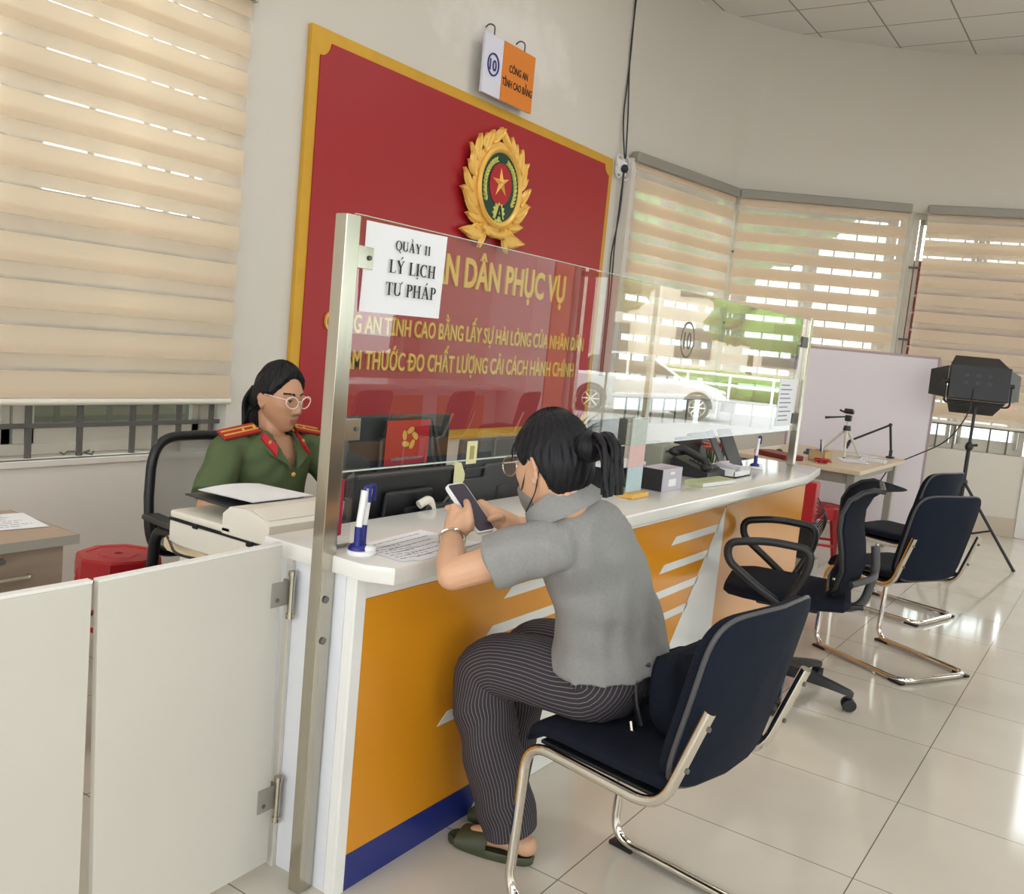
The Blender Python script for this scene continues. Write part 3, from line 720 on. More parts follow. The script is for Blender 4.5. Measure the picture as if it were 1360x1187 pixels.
# printed notice in seriffed capitals
def serif(lines, mbk):
    """slab/serif capitals from thick and thin strokes; cell height 1"""
    def st(mb, x0, y0, x1, y1, w0, w1=None):
        w1 = w0 if w1 is None else w1
        d = V((x1-x0, y1-y0, 0)).normalized(); n = V((-d.y, d.x, 0))
        a, b = V((x0, y0, 0)), V((x1, y1, 0))
        mb.prism([tuple((a-n*w0/2)[:2]), tuple((b-n*w1/2)[:2]), tuple((b+n*w1/2)[:2]), tuple((a+n*w0/2)[:2])], 0, .0006)
    TH, TN = .16, .06
    def V_(mb, x, y0=0, y1=1, s0=True, s1=True):
        st(mb, x, y0, x, y1, TH)
        if s0: st(mb, x-.16, y0+.02, x+.16, y0+.02, .045)
        if s1: st(mb, x-.16, y1-.02, x+.16, y1-.02, .045)
    def arc(mb, cx, cy, rx, ry, a0, a1, n=14):
        p = None
        for k in range(n+1):
            a = R(a0+(a1-a0)*k/n); q = (cx+rx*math.cos(a), cy+ry*math.sin(a)); w = TN+(TH-TN)*abs(math.cos(a))**1.5
            if p: st(mb, p[0][0], p[0][1], q[0], q[1], p[1], w)
            p = (q, w)
    def glyph(mb, ch):
        if ch == 'I': V_(mb, .18); return .36
        if ch == '1': V_(mb, .2, s1=False); st(mb, .2, .97, .03, .84, .05); return .4
        if ch == 'L': V_(mb, .18); st(mb, .2, .025, .6, .025, .05); st(mb, .6, .0, .63, .22, .04); return .66
        if ch == 'H': V_(mb, .18); V_(mb, .68); st(mb, .2, .52, .66, .52, .05); return .86
        if ch == 'T': V_(mb, .34, s1=False); st(mb, .02, .975, .66, .975, .05); st(mb, .03, 1, .01, .78, .04); st(mb, .65, 1, .67, .78, .04); return .68
        if ch == 'P': V_(mb, .18); arc(mb, .3, .745, .26, .235, 90, -90); return .62
        if ch == 'U': V_(mb, .16, .28, 1, s0=False); st(mb, .66, .28, .66, 1, TN); st(mb, .54, .98, .78, .98, .045); arc(mb, .41, .3, .25, .28, 180, 360); return .82
        if ch == 'A': st(mb, .1, 0, .39, 1, TN); st(mb, .39, 1, .68, 0, TH); st(mb, .0, .02, .22, .02, .045); st(mb, .53, .02, .83, .02, .045); st(mb, .2, .34, .58, .34, .05); return .83
        if ch == 'Y': st(mb, .12, 1, .4, .48, TH); st(mb, .66, 1, .4, .48, TN); V_(mb, .4, 0, .5, s1=False); st(mb, .0, .98, .27, .98, .045); st(mb, .54, .98, .78, .98, .045); return .78
        if ch == 'C': arc(mb, .42, .5, .34, .48, 48, 312, 20); st(mb, .66, .68, .66, 1.0, .04); return .74
        if ch == 'Q': arc(mb, .42, .5, .34, .48, 0, 360, 24); st(mb, .42, .05, .72, -.24, .1); return .84
        return .34
    for (s, cx, y, cap, marks) in lines:
        w = 0; pos = []
        tmp = MB()
        for ch in s: pos.append(w); w += glyph(tmp, ch)+.07
        tmp.bm.free(); kx = cap*1.18; base = mbk.m
        for ch, p_ in zip(s, pos):
            mbk.m = base @ Matrix.Translation((cx-w*kx/2+p_*kx, y, 0)) @ Matrix.Diagonal((kx, cap, 1, 1)); glyph(mbk, ch)
        for (i, dx, kind) in marks:
            mbk.m = base @ Matrix.Translation((cx-w*kx/2+(pos[i]+dx)*kx, y, 0)) @ Matrix.Diagonal((kx, cap, 1, 1))
            if kind == 'grave': st(mbk, -.12, 1.42, .05, 1.24, .09, .05)
            if kind == 'acute': st(mbk, .14, 1.32, -.04, 1.1, .1, .05)
            if kind == 'hat': st(mbk, -.14, 1.08, 0, 1.22, .05); st(mbk, 0, 1.22, .14, 1.08, .05)
            if kind == 'dot': mbk.prism([(.075*math.cos(2*PI*k/12), -.16+.065*math.sin(2*PI*k/12)) for k in range(12)], 0, .0006)
            if kind == 'horn': st(mbk, 0, .96, .12, 1.02, .06); st(mbk, .12, 1.02, .13, 1.14, .07)
        mbk.m = base
t = thing('paper_notice', 'white printed paper notice taped to the near end of the glass screen', 'notice', (.165, .09, 1.475))
nf = frame(V((.012, .0925, 1.478)), V((1, 0, .012)).normalized(), V((.0, 0, 1)), V((0, -1, 0)))
mb = MB(); mb.m = nf
rows = [[(.31*i/12, .218*j/8, .0012*math.sin(i*.9+j*.4)+.0006*j) for i in range(13)] for j in range(9)]
rows2 = [[(x, y, z-.0008) for x, y, z in r] for r in rows]
mb.sheet(rows); mb.sheet(rows2); obj('sheet', mb, 'paper', t)
mb = MB(); mb.m = nf @ Matrix.Translation((0, 0, .0078))
serif([('QUAY 11', .175, .160, .024, [(2, .39, 'hat'), (2, .42, 'grave')]), ('LY LICH', .18, .103, .032, [(1, .42, 'acute'), (4, .18, 'dot')]), ('TU PHAP', .18, .047, .032, [(1, .70, 'horn'), (5, .42, 'acute')])], mb)
obj('lettering', mb, 'ink', t)
mb = MB(); mb.m = gf(3.26, 1.11)
mb.box(0, .3, 0, .26, .0004, .0012); t = thing('paper_notice', 'small printed sheet stuck on the far end of the glass screen', 'notice', (3.4, .09, 1.11)); obj('sheet', mb, 'paper', t)
mb = MB(); mb.m = gf(3.26, 1.11)
for k in range(9): mb.box(.03, .03+.2*random.uniform(.7, 1.2), .03+.024*k, .036+.024*k, .0013, .0016)
obj('printed_lines', mb, 'greyink', t)
t = thing('sticker_card', 'small pale yellow card stuck at the lower edge of the glass screen', 'card', (.525, .09, 1.075))
mb = MB(); mb.m = gf(.505, 1.07); mb.box(0, .05, 0, .068, .0004, .0014, .0004); obj('card', mb, M.setdefault('paleyellow', mat('pale_yellow_card', srgb(226, 220, 170), .5)), t)
mb = MB(); mb.m = gf(.505, 1.07); mb.box(.014, .036, .014, .054, .0015, .0018); obj('olive_patch', mb, M.setdefault('olivepatch', mat('olive_print', srgb(168, 158, 96), .5)), t)

# ================================================================== GATE + LEFT PANEL
t = thing('swing_gate', 'ivory hinged swing gate closing the gap beside the counter', 'gate', (-.3, .22, .03))
mb = MB(); mb.m = Matrix.Translation((-.045, 0, 0)); 
sg = Matrix.Identity(4); sg[0][2] = -.03   # the leaf sags on its hinges
mb.m = Matrix.Translation((-.05, .214, .022)) @ Matrix.Rotation(R(-1.4), 4, 'Y')
mb.box(-.493, 0, 0, .018, 0, .858, .0015); obj('leaf', mb, 'gate', t)
mb = MB(); mb.m = Matrix.Translation((-.05, .214, .022)) @ Matrix.Rotation(R(-1.4), 4, 'Y'); mb.box(-.4935, .0005, -.0005, .0185, .8585, .864); obj('top_edge', mb, 'white_lam', t)
for z in (.70, .15):
    mb = MB(); mb.cyl((-.043, .200, z), (-.043, .200, z+.105), .0085, n=14); h = obj('hinge', mb, 'steel', t)
    mb = MB(); mb.cyl((-.043, .200, z-.012), (-.043, .200, z+.002), .011, n=14); mb.cyl((-.043, .200, z+.1), (-.043, .200, z+.112), .011, n=14); obj('finial', mb, 'steel', h)
    mb = MB(); mb.box(-.098, -.045, .2095, .2135, z+.022, z+.085, .001); mb.box(-.04, -.036, .2, .235, z+.02, z+.085); obj('hinge_plate', mb, 'greymetal', h)
    mb = MB(); mb.cyl((-.08, .2094, z+.04), (-.08, .2075, z+.04), .006, n=10); obj('screw', mb, 'barmetal', h)
t = thing('low_partition', 'ivory fixed low panel at the left, next to the swing gate', 'partition', (-1.1, .22, 0))
mb = MB(); mb.box(-1.7, -.578, .214, .234, 0, .868, .0015); obj('board', mb, 'gate', t)
mb = MB(); mb.box(-1.7, -.577, .2135, .2345, .8685, .875); obj('top_edge', mb, 'white_lam', t)
# ================================================================== CHAIRS
def visitor_chair(label):
    t = thing('visitor_chair', label, 'chair', (0, 0, 0), 0, 'black chrome-framed visitor chairs')
    w = .23
    side = lambda s: [(s*w, -.25, .70), (s*w, -.155, .435), (s*w, .245, .445), (s*w, .262, .0165), (s*w, -.30, .0165)]
    a = side(-1); b = side(1)[::-1]
    pts = rounded(a[:4], .085, 7)[:-1]+rounded([a[3]]+[a[4]]+[b[0]]+[b[1]], .07, 5)[0:0]
    path = rounded(a+b, .075, 7)
    mb = MB(); mb.tube(path, .0135, 14); obj('frame', mb, 'chrome', t, local=True)
    for s in (-1, 1):
        for y, in ((.22,), (-.27,)):
            mb = MB(); mb.box(s*w-.016, s*w+.016, y-.035, y+.045, 0, .012, .003); obj('foot_pad', mb, 'black', t, local=True)
    # seat cushion with rolled front edge
    rows = []
    prof = [(-.165, .47, .50), (-.14, .458, .512), (-.06, .455, .505), (.05, .455, .507), (.17, .455, .51), (.225, .45, .502), (.252, .437, .484), (.262, .425, .455)]
    mb = MB()
    for y, lo, hi in prof:
        ww = .222 if y > -.2 else .20
        ww = .215 if y > .24 else ww
        ring = []
        for k in range(24):
            an = 2*PI*k/24; c, s_ = math.cos(an), math.sin(an)
            sx = abs(c)**.35*(1 if c > 0 else -1); sz = abs(s_)**.6*(1 if s_ > 0 else -1)
            ring.append(V((ww*sx, y, (lo+hi)/2+(hi-lo)/2*sz+.006*(sx*sx))))
        rows.append(ring)
    mb.loft(rows); obj('seat', mb, 'blackfab', t, local=True)
    mb = MB(); mb.box(-.21, .21, -.13, .22, .444, .4545, .004); obj('seat_pan', mb, 'black', t, local=True)
    # backrest: cushion in front, plastic shell behind, piping round the edge
    def bp(u, v, d):     # u across -1..1, v up 0..1
        z = .47+v*.43; y = -.168-.02*v-.075*v*v-.02*math.sin(v*PI); hw = .222+.004*v
        y -= .035*(1-u*u)-.035
        return V((u*hw, y+d, z))
    def outline(n=44):
        out = []
        for k in range(n):
            a_ = 2*PI*k/n; c, s_ = math.cos(a_), math.sin(a_)
            out.append((abs(c)**.32*(1 if c > 0 else -1), .5+.5*abs(s_)**.36*(1 if s_ > 0 else -1)))
        return out
    ol = outline()
    def slab(d0, d1, k0, k1, bulge):
        mb = MB(); rings = []
        for kk, d in ((.02, d0), (.55, d0), (k0, d0), (1., d0+(d1-d0)*.35), (1., d0+(d1-d0)*.65), (k1, d1), (.55, d1+bulge), (.02, d1+bulge*1.3)):
            rings.append([bp(u*kk, .5+(v-.5)*kk, d) for u, v in ol])
        mb.loft(rings); return mb
    obj('backrest', slab(-.012, .03, .96, .93, .012), 'blackfab', t, local=True)
    obj('back_shell', slab(-.026, -.0125, .94, .97, 0), M.setdefault('navyfab', mat('dark_navy_fabric', srgb(18, 25, 40), .8, var=.2, scale=200, bump=.2, spec=.2)), t, local=True)
    mb = MB(); mb.tube([bp(u*1.005, .5+(v-.5)*1.005, -.012) for u, v in ol], .0065, 8, closed=True); obj('piping', mb, 'greyplastic', t, local=True)
    for s in (-1, 1):
        for z in (.66, .55):
            mb = MB(); y = -.25+(.70-z)*.358; mb.cyl((s*(w+.0), y-.012, z), (s*(w+.0), y-.019, z), .006, n=10); obj('bolt', mb, 'barmetal', t, local=True)
    return t
ch = visitor_chair('black cushioned chrome chair under the seated woman, nearest the camera')
dup(ch, (3.28, -.625, 0), R(-29), 'empty black chrome-framed chair turned away, just right of the swivel chair')
dup(ch, (4.40, -.40, 0), R(-16), 'farther empty black chrome-framed chair in front of the light stand')
for x, lab in ((4.15, 'black chair at the opposite counter, mirrored left of the glass screen'), (5.35, 'black chair at the opposite counter, mirrored in the middle of the glass'), (6.55, 'black chair at the opposite counter, mirrored at the orange pillar')):
    dup(ch, (x, -3.85, 0), R(180+random.uniform(-12, 12)), lab, 'black chairs at the opposite counter')
ch.location = (.46, -.63, 0); ch.rotation_euler = (0, 0, R(-8.6))

def swivel_chair():
    t = thing('swivel_chair', 'black swivel armchair with loop arms and five-star base by the counter', 'chair', (0, 0, 0))
    mb = MB()
    for k in range(5):
        a = R(40+72*k); d = V((math.cos(a), math.sin(a), 0)); n = V((-d.y, d.x, 0)); rows = []
        for r_, w_, z0, z1 in ((.02, .032, .085, .135), (.12, .028, .083, .125), (.22, .023, .076, .105), (.30, .018, .066, .088), (.315, .01, .064, .08)):
            c = d*r_; rows.append([c-n*w_+V((0, 0, z0)), c+n*w_+V((0, 0, z0)), c+n*w_*.7+V((0, 0, z1)), c-n*w_*.7+V((0, 0, z1))])
        mb.loft(rows)
    mb.cyl((0, 0, .08), (0, 0, .15), .045, .036); obj('star_base', mb, 'black', t, local=True)
    for k in range(5):
        a = R(40+72*k); c = V((math.cos(a), math.sin(a), 0))*.30; tg = V((-math.sin(a+.5), math.cos(a+.5), 0))
        mb = MB()
        for s in (-1, 1): mb.cyl(c+tg*.006*s+V((0, 0, .0285)), c+tg*.024*s+V((0, 0, .0285)), .028, .026, 20)
        mb.cyl(c+V((0, 0, .028)), c+V((0, 0, .072)), .008); mb.box(c.x-.012, c.x+.012, c.y-.012, c.y+.012, .05, .066, .004)
        obj('caster', mb, 'black', t, local=True)
    mb = MB(); mb.cyl((0, 0, .15), (0, 0, .30), .024); mb.cyl((0, 0, .27), (0, 0, .40), .034, .032); obj('gas_column', mb, 'black', t, local=True)
    mb = MB(); mb.box(-.11, .11, -.13, .12, .395, .425, .01); mb.obox((0, -.2, .42), .05, .2, .022, Matrix.Rotation(R(-8), 3, 'X'), .006); mb.cyl((.1, .0, .41), (.24, .02, .405), .006); obj('mechanism', mb, 'black', t, local=True)
    rows = []
    for y, ww, lo, hi in ((-.245, .15, .445, .475), (-.22, .20, .43, .495), (-.1, .238, .425, .49), (.05, .245, .425, .49), (.16, .235, .425, .493), (.225, .20, .425, .487), (.25, .15, .43, .468)):
        rows.append([V((ww*abs(math.cos(a))**.5*(1 if math.cos(a) > 0 else -1), y, (lo+hi)/2+(hi-lo)/2*abs(math.sin(a))**.6*(1 if math.sin(a) > 0 else -1))) for a in [2*PI*k/28 for k in range(28)]])
    mb = MB(); mb.loft(rows); obj('seat', mb, 'blackfab', t, local=True)
    prof = [(-.225, .505, .17), (-.245, .54, .205), (-.262, .62, .232), (-.252, .70, .242), (-.235, .78, .24), (-.235, .85, .232), (-.258, .905, .215), (-.30, .94, .195), (-.345, .955, .175), (-.375, .95, .15)]
    def shell(th, k):
        mb = MB(); A = []; B = []
        for (y, z, hw) in prof:
            ra = []; rb = []
            for i in range(13):
                u = -1+2*i/12; yy = y+.075*u*u
                ra.append((u*hw*k, yy, z)); rb.append((u*hw*k, yy-th, z+.004))
            A.append(ra); B.append(rb)
        rings = [a+b[::-1] for a, b in zip(A, B)]
        mb.loft(rings); return mb
    obj('backrest', shell(.022, 1.), 'blackfab', t, local=True)
    rim = [V((-hw, y+.07, z)) for y, z, hw in prof]+[V((hw, y+.07, z)) for y, z, hw in prof[::-1]]
    mb = MB(); mb.tube(rim, .011, 8, closed=True); obj('back_rim', mb, 'black', t, local=True)
    mb = MB(); mb.tube(rounded([(0, -.13, .41), (0, -.29, .42), (0, -.325, .60), (0, -.30, .70)], .07), [.02]*1+[.02]*12+[.016], 10, flat=.6) if False else mb.tube(rounded([(0, -.13, .41), (0, -.29, .42), (0, -.325, .60), (0, -.31, .70)], .07), .018, 10)
    mb.tube(rounded([(-.18, -.235, .56), (-.1, -.32, .585), (.1, -.32, .585), (.18, -.235, .56)], .06), .014, 10)
    obj('back_support', mb, 'greyplastic', t, local=True)
    for s in (-1, 1):
        x = s*.27
        loop = rounded([(x*.86, .02, .445), (x, .10, .50), (x*1.04, .235, .60), (x*1.04, .24, .675), (x*1.03, .10, .705), (x*1.0, -.075, .695), (x*.98, -.07, .60), (x*.88, .0, .445)], .07, 5)
        mb = MB(); mb.tube(loop, .0165, 12, closed=True); obj('arm_loop', mb, 'black', t, local=True)
    return t
sw = swivel_chair(); sw.location = (2.39, -.345, 0); sw.rotation_euler = (0, 0, R(14)); sw.scale = (1.06, 1.06, 1.02)

def office_chair():
    t = thing('mesh_office_chair', 'black office chair with grey mesh back behind the officer', 'chair', (0, 0, 0))
    mb = MB()
    for k in range(5):
        a = R(72*k); d = V((math.cos(a), math.sin(a), 0)); n = V((-d.y, d.x, 0)); rows = []
        for r_, w_, z0, z1 in ((.02, .03, .07, .12), (.2, .023, .066, .1), (.30, .015, .06, .08)):
            c = d*r_; rows.append([c-n*w_+V((0, 0, z0)), c+n*w_+V((0, 0, z0)), c+n*w_*.7+V((0, 0, z1)), c-n*w_*.7+V((0, 0, z1))])
        mb.loft(rows)
        c = d*.29; mb.cyl(c-n*.022+V((0, 0, .028)), c+n*.022+V((0, 0, .028)), .028, n=16); mb.cyl(c+V((0, 0, .03)), c+V((0, 0, .07)), .008)
    obj('star_base', mb, 'black', t, local=True)
    mb = MB(); mb.cyl((0, 0, .08), (0, 0, .40), .026); obj('gas_column', mb, 'black', t, local=True)
    mb = MB(); mb.box(-.24, .24, -.22, .25, .40, .46, .025, 3); obj('seat', mb, 'blackfab', t, local=True)
    def P(u, v, d=0): return V((u*(.245-.02*v), -.25-.05*v-.03*math.sin(v*PI)+.05*u*u+d, .50+v*.45))
    ol = []
    for k in range(40):
        a_ = 2*PI*k/40; c, s_ = math.cos(a_), math.sin(a_); ol.append((abs(c)**.4*(1 if c > 0 else -1), .5+.5*abs(s_)**.4*(1 if s_ > 0 else -1)))
    mb = MB(); mb.tube([P(u, v) for u, v in ol], .019, 10, closed=True); obj('back_frame', mb, 'black', t, local=True)
    mb = MB(); mb.sheet([[P(-.97+1.94*i/14, .04+.93*j/12) for i in range(15)] for j in range(13)]); obj('mesh_back', mb, 'mesh', t, local=True)
    mb = MB(); mb.tube(rounded([(0, -.1, .40), (0, -.30, .40), (0, -.33, .60)], .06), .022, 10); obj('back_support', mb, 'black', t, local=True)
    mb = MB(); mb.box(-.22, .22, -.285, -.235, .56, .62, .015); obj('lumbar_bar', mb, 'black', t, local=True)
    for s in (-1, 1):
        x = s*.29
        mb = MB(); mb.tube(rounded([(x*.8, -.1, .43), (x, -.1, .45), (x, -.08, .64), (x, .16, .66), (x, .20, .50), (x*.82, .14, .43)], .07, 6), .021, 10); obj('arm_frame', mb, 'black', t, local=True)
        mb = MB(); mb.box(x-.035, x+.035, -.13, .17, .668, .69, .01, 3); obj('arm_pad', mb, 'darkgrey', t, local=True)
    return t
oc = office_chair(); oc.location = (.65, 1.245, .0); oc.rotation_euler = (0, 0, R(172))

# red plastic stools
def stool(label, loc, rot):
    t = thing('plastic_stool', label, 'stool', (0, 0, 0), 0, 'red plastic stools')
    o8 = [(.16*math.cos(R(22.5+45*k)), .16*math.sin(R(22.5+45*k))) for k in range(8)]
    mb = MB()
    mb.loft([[V((x*k, y*k, z)) for x, y in o8] for k, z in ((1.02, .36), (1.02, .405), (1., .44), (.96, .45), (.78, .451), (.76, .447), (.5, .447), (.48, .450), (.12, .450), (.1, .44))])
    obj('seat', mb, 'redplastic', t, local=True, angle=25)
    for sx in (-1, 1):
        for sy in (-1, 1):
            mb = MB(); a = V((sx*.098, sy*.098, .40)); b = V((sx*.15, sy*.15, 0)); rows = []
            for u in (0, .5, 1):
                c = a.lerp(b, u); w_ = .042-.012*u
                rows.append([c+V((sx*.01, sy*.01, 0)), c+V((-sx*w_, sy*.01, 0)), c+V((-sx*w_, -sy*.002, 0)), c+V((-sx*.008, -sy*.008, 0)), c+V((-sx*.002, -sy*w_, 0)), c+V((sx*.01, -sy*w_, 0))])
            mb.loft(rows); obj('leg', mb, 'redplastic', t, local=True)
    mb = MB(); 
    for k in range(4):
        a = R(90*k); d = V((math.cos(a), math.sin(a), 0)); n = V((-d.y, d.x, 0))
        mb.obox(d*.137+V((0, 0, .17)), .008, .20, .02, Matrix.Rotation(a, 3, 'Z'))
    obj('brace', mb, 'redplastic', t, local=True)
    t.location = loc; t.rotation_euler = (0, 0, rot); return t
s1 = stool('red plastic stool standing behind the swing gate at the left', (.49, 1.76, 0), R(24))
dup(s1, (5.25, .3, 0), R(20), 'red plastic stool under the far light wood desk')

# ================================================================== LEFT DESK
t = thing('drawer_desk', 'brown wood-grain desk with a keyed drawer at the left edge', 'desk', (-.7, 1.25, 0))
mb = MB(); mb.box(-1.3, -.12, 1.03, 1.43, .722, .75, .003); obj('top', mb, 'woodtop', t)
mb = MB(); mb.box(-1.3, -.1185, 1.0285, 1.0300, .722, .75); mb.box(-.12, -.1185, 1.03, 1.43, .722, .75); obj('edge_band', mb, 'greymetal', t)
mb = MB(); mb.box(-.70, -.155, 1.07, 1.42, .565, .7215, .002); obj('drawer_box', mb, 'wood', t)
mb = MB(); mb.box(-.69, -.156, 1.05, 1.0695, .572, .7205, .002); dr = obj('drawer', mb, 'wood', t)
mb = MB(); mb.tube(rounded([(-.40, 1.049, .645), (-.40, 1.03, .645), (-.26, 1.03, .645), (-.26, 1.049, .645)], .012), .006, 8); obj('handle', mb, 'chrome', dr)
mb = MB(); mb.cyl((-.335, 1.0495, .694), (-.335, 1.043, .694), .011, .009, 18); obj('lock', mb, 'barmetal', dr)
for x in (-1.29, -.19):
    mb = MB(); mb.box(x, x+.02, 1.08, 1.41, 0, .5645 if x > -1 else .7215); obj('side_panel', mb, 'wood', t)
def lines(mb, x0, x1, ys, z, h=.0035, seed=1, skew=0.):
    rd = random.Random(seed)
    for y in ys:
        x = x0
        e = x0+(x1-x0)*rd.uniform(.75, 1)
        while x < e:
            w = rd.uniform(.008, .03); mb.box(x, min(e, x+w), y, y+h, z, z+.0003); x += w+.005
def paper(label, c, rz, w, h, z, n=8, seed=1, ink='greyink', curl=0., name='paper_sheet', group=None):
    t = thing(name, label, 'paper', (c[0], c[1], z), rz, group)
    mb = MB(); P = lambda i, j, d: ((i/8-.5)*w, (j/6-.5)*h, .0012+d+curl*((i/8-.5)**2+(j/6-.5)**2))
    mb.sheet([[P(i, j, .0004) for i in range(9)] for j in range(7)]); mb.sheet([[P(i, j, -.0006) for i in range(9)] for j in range(7)])
    obj('sheet', mb, 'paper', t, local=True)
    if not curl:
        mb = MB(); lines(mb, -w*.4, w*.42, [h*(.36-.72*k/max(1, n-1)) for k in range(n)], .0018, seed=seed); obj('printed_lines', mb, ink, t, local=True)
    return t
paper('white paper sheet on the brown desk at the left edge', (-.275, 1.28), R(-8), .30, .21, .7505, 7, 3)
mb = MB(); mb.box(-.46, -.24, 1.31, 1.38, .7525, .762, .003); single('pen_case', mb, 'kraft', 'slim brown case on the paper of the brown desk', 'case')
mb = MB(); mb.tube([(-.42, 1.12, .757), (-.33, 1.15, .757)], .004, 8); single('pen', mb, 'redplastic', 'red pen on the brown desk at the left edge', 'pen')

# ================================================================== OFFICER'S DESK AND EQUIPMENT
t = thing('office_desk', 'cream low office desk behind the counter carrying printer and monitors', 'desk', (1.85, .65, 0))
mb = MB(); mb.prism(rounded([(.075, .305, 0), (3.62, .305, 0), (3.62, .98, 0), (.10, 1.0, 0)], .04, 5, True) and [tuple(p[:2]) for p in rounded([(.055, .305, 0), (3.62, .305, 0), (3.62, .98, 0), (.13, 1.0, 0)], .05, 5, True)], .685, .72, .008); obj('top', mb, 'creamwood', t)
for x in (.16, 1.9, 3.5):
    mb = MB(); mb.box(x, x+.03, .33, .93, 0, .6845); obj('side_panel', mb, 'white_lam', t)
mb = MB(); mb.box(.19, 3.5, .32, .335, .2, .68); obj('modesty_panel', mb, 'white_lam', t)
# multifunction printer
t = thing('printer', 'white multifunction printer with paper in its top feeder', 'printer', (.3, .65, .72))
mb = MB(); mb.box(.10, .445, .46, .91, .7205, .794, .006); obj('body', mb, 'cream_plastic', t)
mb = MB(); mb.box(.098, .447, .458, .912, .7945, .801); mb.box(.094, .10, .48, .505, .786, .802); mb.box(.094, .10, .52, .545, .786, .802); mb.box(.094, .1, .77, .79, .79, .803); obj('seam', mb, 'black', t)
mb = MB(); mb.box(.10, .445, .62, .91, .8015, .826, .008); obj('scanner_lid', mb, 'cream_plastic', t)
mb = MB(); mb.loft([[V((x, y, z)) for y, z in ((.458, .8015), (.458, .858), (.472, .868), (.55, .888), (.63, .885), (.66, .86), (.66, .8015))] for x in (.10, .108, .437, .445)]); obj('feeder', mb, 'cream_plastic', t, angle=30)
mb = MB(); mb.box(.112, .53, .45, .545, .8785, .8800) if False else mb.loft([[V((x, .474, .8695)), V((x, .548, .8895)), V((x, .548, .8915)), V((x, .474, .8715))] for x in (.112, .433)]); obj('feeder_cover', mb, 'cream_plastic', t)
mb = MB(); mb.loft([[V((.36+.022*math.cos(2*PI*k/24), .50+.014*math.sin(2*PI*k/24), .8815+z+.0031*math.sin(2*PI*k/24)*1.) ) for k in range(24)] for z in (.0, .002)], cap=False); obj('badge', mb, 'darkgrey', t)
mb = MB(); mb.loft([[V((x, .655, .862)), V((x, .90, .868)), V((x, .90, .873)), V((x, .655, .867))] for x in (.145, .43)]); obj('paper_tray', mb, 'darkgrey', t)
mb = MB()
P = lambda i, j, d: V((.175+.245*i/8, .62+.26*j/8, .8905-.006*(j/8)+d+.008*math.sin(PI*i/8)*(j/8)))
mb.sheet([[P(i, j, .002) for i in range(9)] for j in range(9)]); mb.sheet([[P(i, j, .0) for i in range(9)] for j in range(9)])
single('paper_stack', mb, 'paper', 'sheet of paper lying in the printer feeder', 'paper')
mb = MB(); mb.tube(rounded([(.11, .62, .735), (.07, .6, .738), (.03, .66, .73), (.03, .78, .722), (.11, .92, .726), (.13, .96, .726)], .05), .0045, 8); mb.cyl((.118, .60, .748), (.085, .595, .745), .011, n=12); mb.cyl((.118, .57, .746), (.085, .56, .742), .011, n=12)
single('power_cable', mb, 'black', 'black cable and plugs at the side of the white printer', 'cable')
# monitors
def monitor(label, x0, x1, y, z0, z1, colr, tilt=0., zdesk=.72, th=.028):
    t = thing('monitor', label, 'monitor', ((x0+x1)/2, y+.07, zdesk))
    xm = (x0+x1)/2; rot = Matrix.Rotation(R(tilt), 3, 'X'); c = V((xm, y, (z0+z1)/2))
    mb = MB(); mb.obox(c, x1-x0, th, z1-z0, rot, .008, 3); obj('housing', mb, colr, t)
    mb = MB(); mb.obox(c+rot @ V((0, th/2+.001, 0)), x1-x0-.03, .002, z1-z0-.03, rot); obj('screen', mb, 'black', t)
    mb = MB(); mb.obox(c-rot @ V((0, th/2+.012, .01)), (x1-x0)*.45, .024, (z1-z0)*.5, rot, .01); obj('rear_housing', mb, colr, t)
    mb = MB(); mb.box(xm-.03, xm+.03, y-.05, y-.03, zdesk+.008, (z0+z1)/2-.02, .004); obj('neck', mb, colr, t)
    mb = MB(); mb.box(xm-.11, xm+.11, y-.09, y+.09, zdesk+.0005, zdesk+.009, .003); obj('foot', mb, colr, t)
    return t
mA = monitor('dark grey monitor seen from behind with the red card on it', .545, 1.09, .63, .86, 1.145, 'darkgrey')
mb = MB()
for dx in (0, .035): mb.tube([(.935+dx*.6, .594, 1.13), (.985+dx, .588, .95)], .006, 8)
obj('strut', mb, 'greyplastic', mA)
mB = monitor('black monitor with a grey strip along its top edge, seen from behind under the glass', .345, .845, .405, .81, 1.0, 'black', 6)
mb = MB(); mb.obox(V((.595, .390, .985)), .47, .012, .03, Matrix.Rotation(R(30), 3, 'X'), .004); obj('bevel', mb, 'greyplastic', mB)
mb = MB(); mb.m = frame(V((.845, .378, .925)), V((1, 0, 0)), V((0, 0, 1)), V((0, -1, 0))); mb.prism([(-.02, 0), (.022, .0), (.04, .025), (.04, .045), (.015, .085), (-.02, .09)], 0, .002); obj('tag', mb, 'paleyellow', mB)
mC = monitor('mid grey monitor seen from behind, partly hidden by the phone and hands', .99, 1.46, .49, .75, 1.07, 'greyplastic', 3)
mb = MB(); mb.obox(V((1.225, .462, .965)), .46, .01, .006); mb.box(.985, 1.47, .452, .463, .745, .93, .004); obj('lower_cover', mb, 'darkgrey' if False else 'greyplastic', mC)
mD = monitor('dark monitor seen from behind just right of the ponytail', 2.0, 2.36, .53, .80, 1.115, 'darkgrey')
monitor('small black monitor under the far half of the glass screen', 2.78, 3.10, .45, .74, 1.02, 'black', 4)
monitor('small grey monitor at the far end under the glass screen', 3.12, 3.42, .52, .78, 1.02, 'darkgrey')
t = thing('red_card', 'square red card with a gold ring emblem standing against the grey monitor', 'card', (.80, .58, .98))
cf = frame(V((.695, .582, .975)), V((1, 0, .01)).normalized(), V((.02, 0, 1)).normalized(), V((0, -1, 0)))
mb = MB(); mb.m = cf; mb.box(0, .225, 0, .155, .0, .004, .001); obj('card', mb, 'redplastic', t)
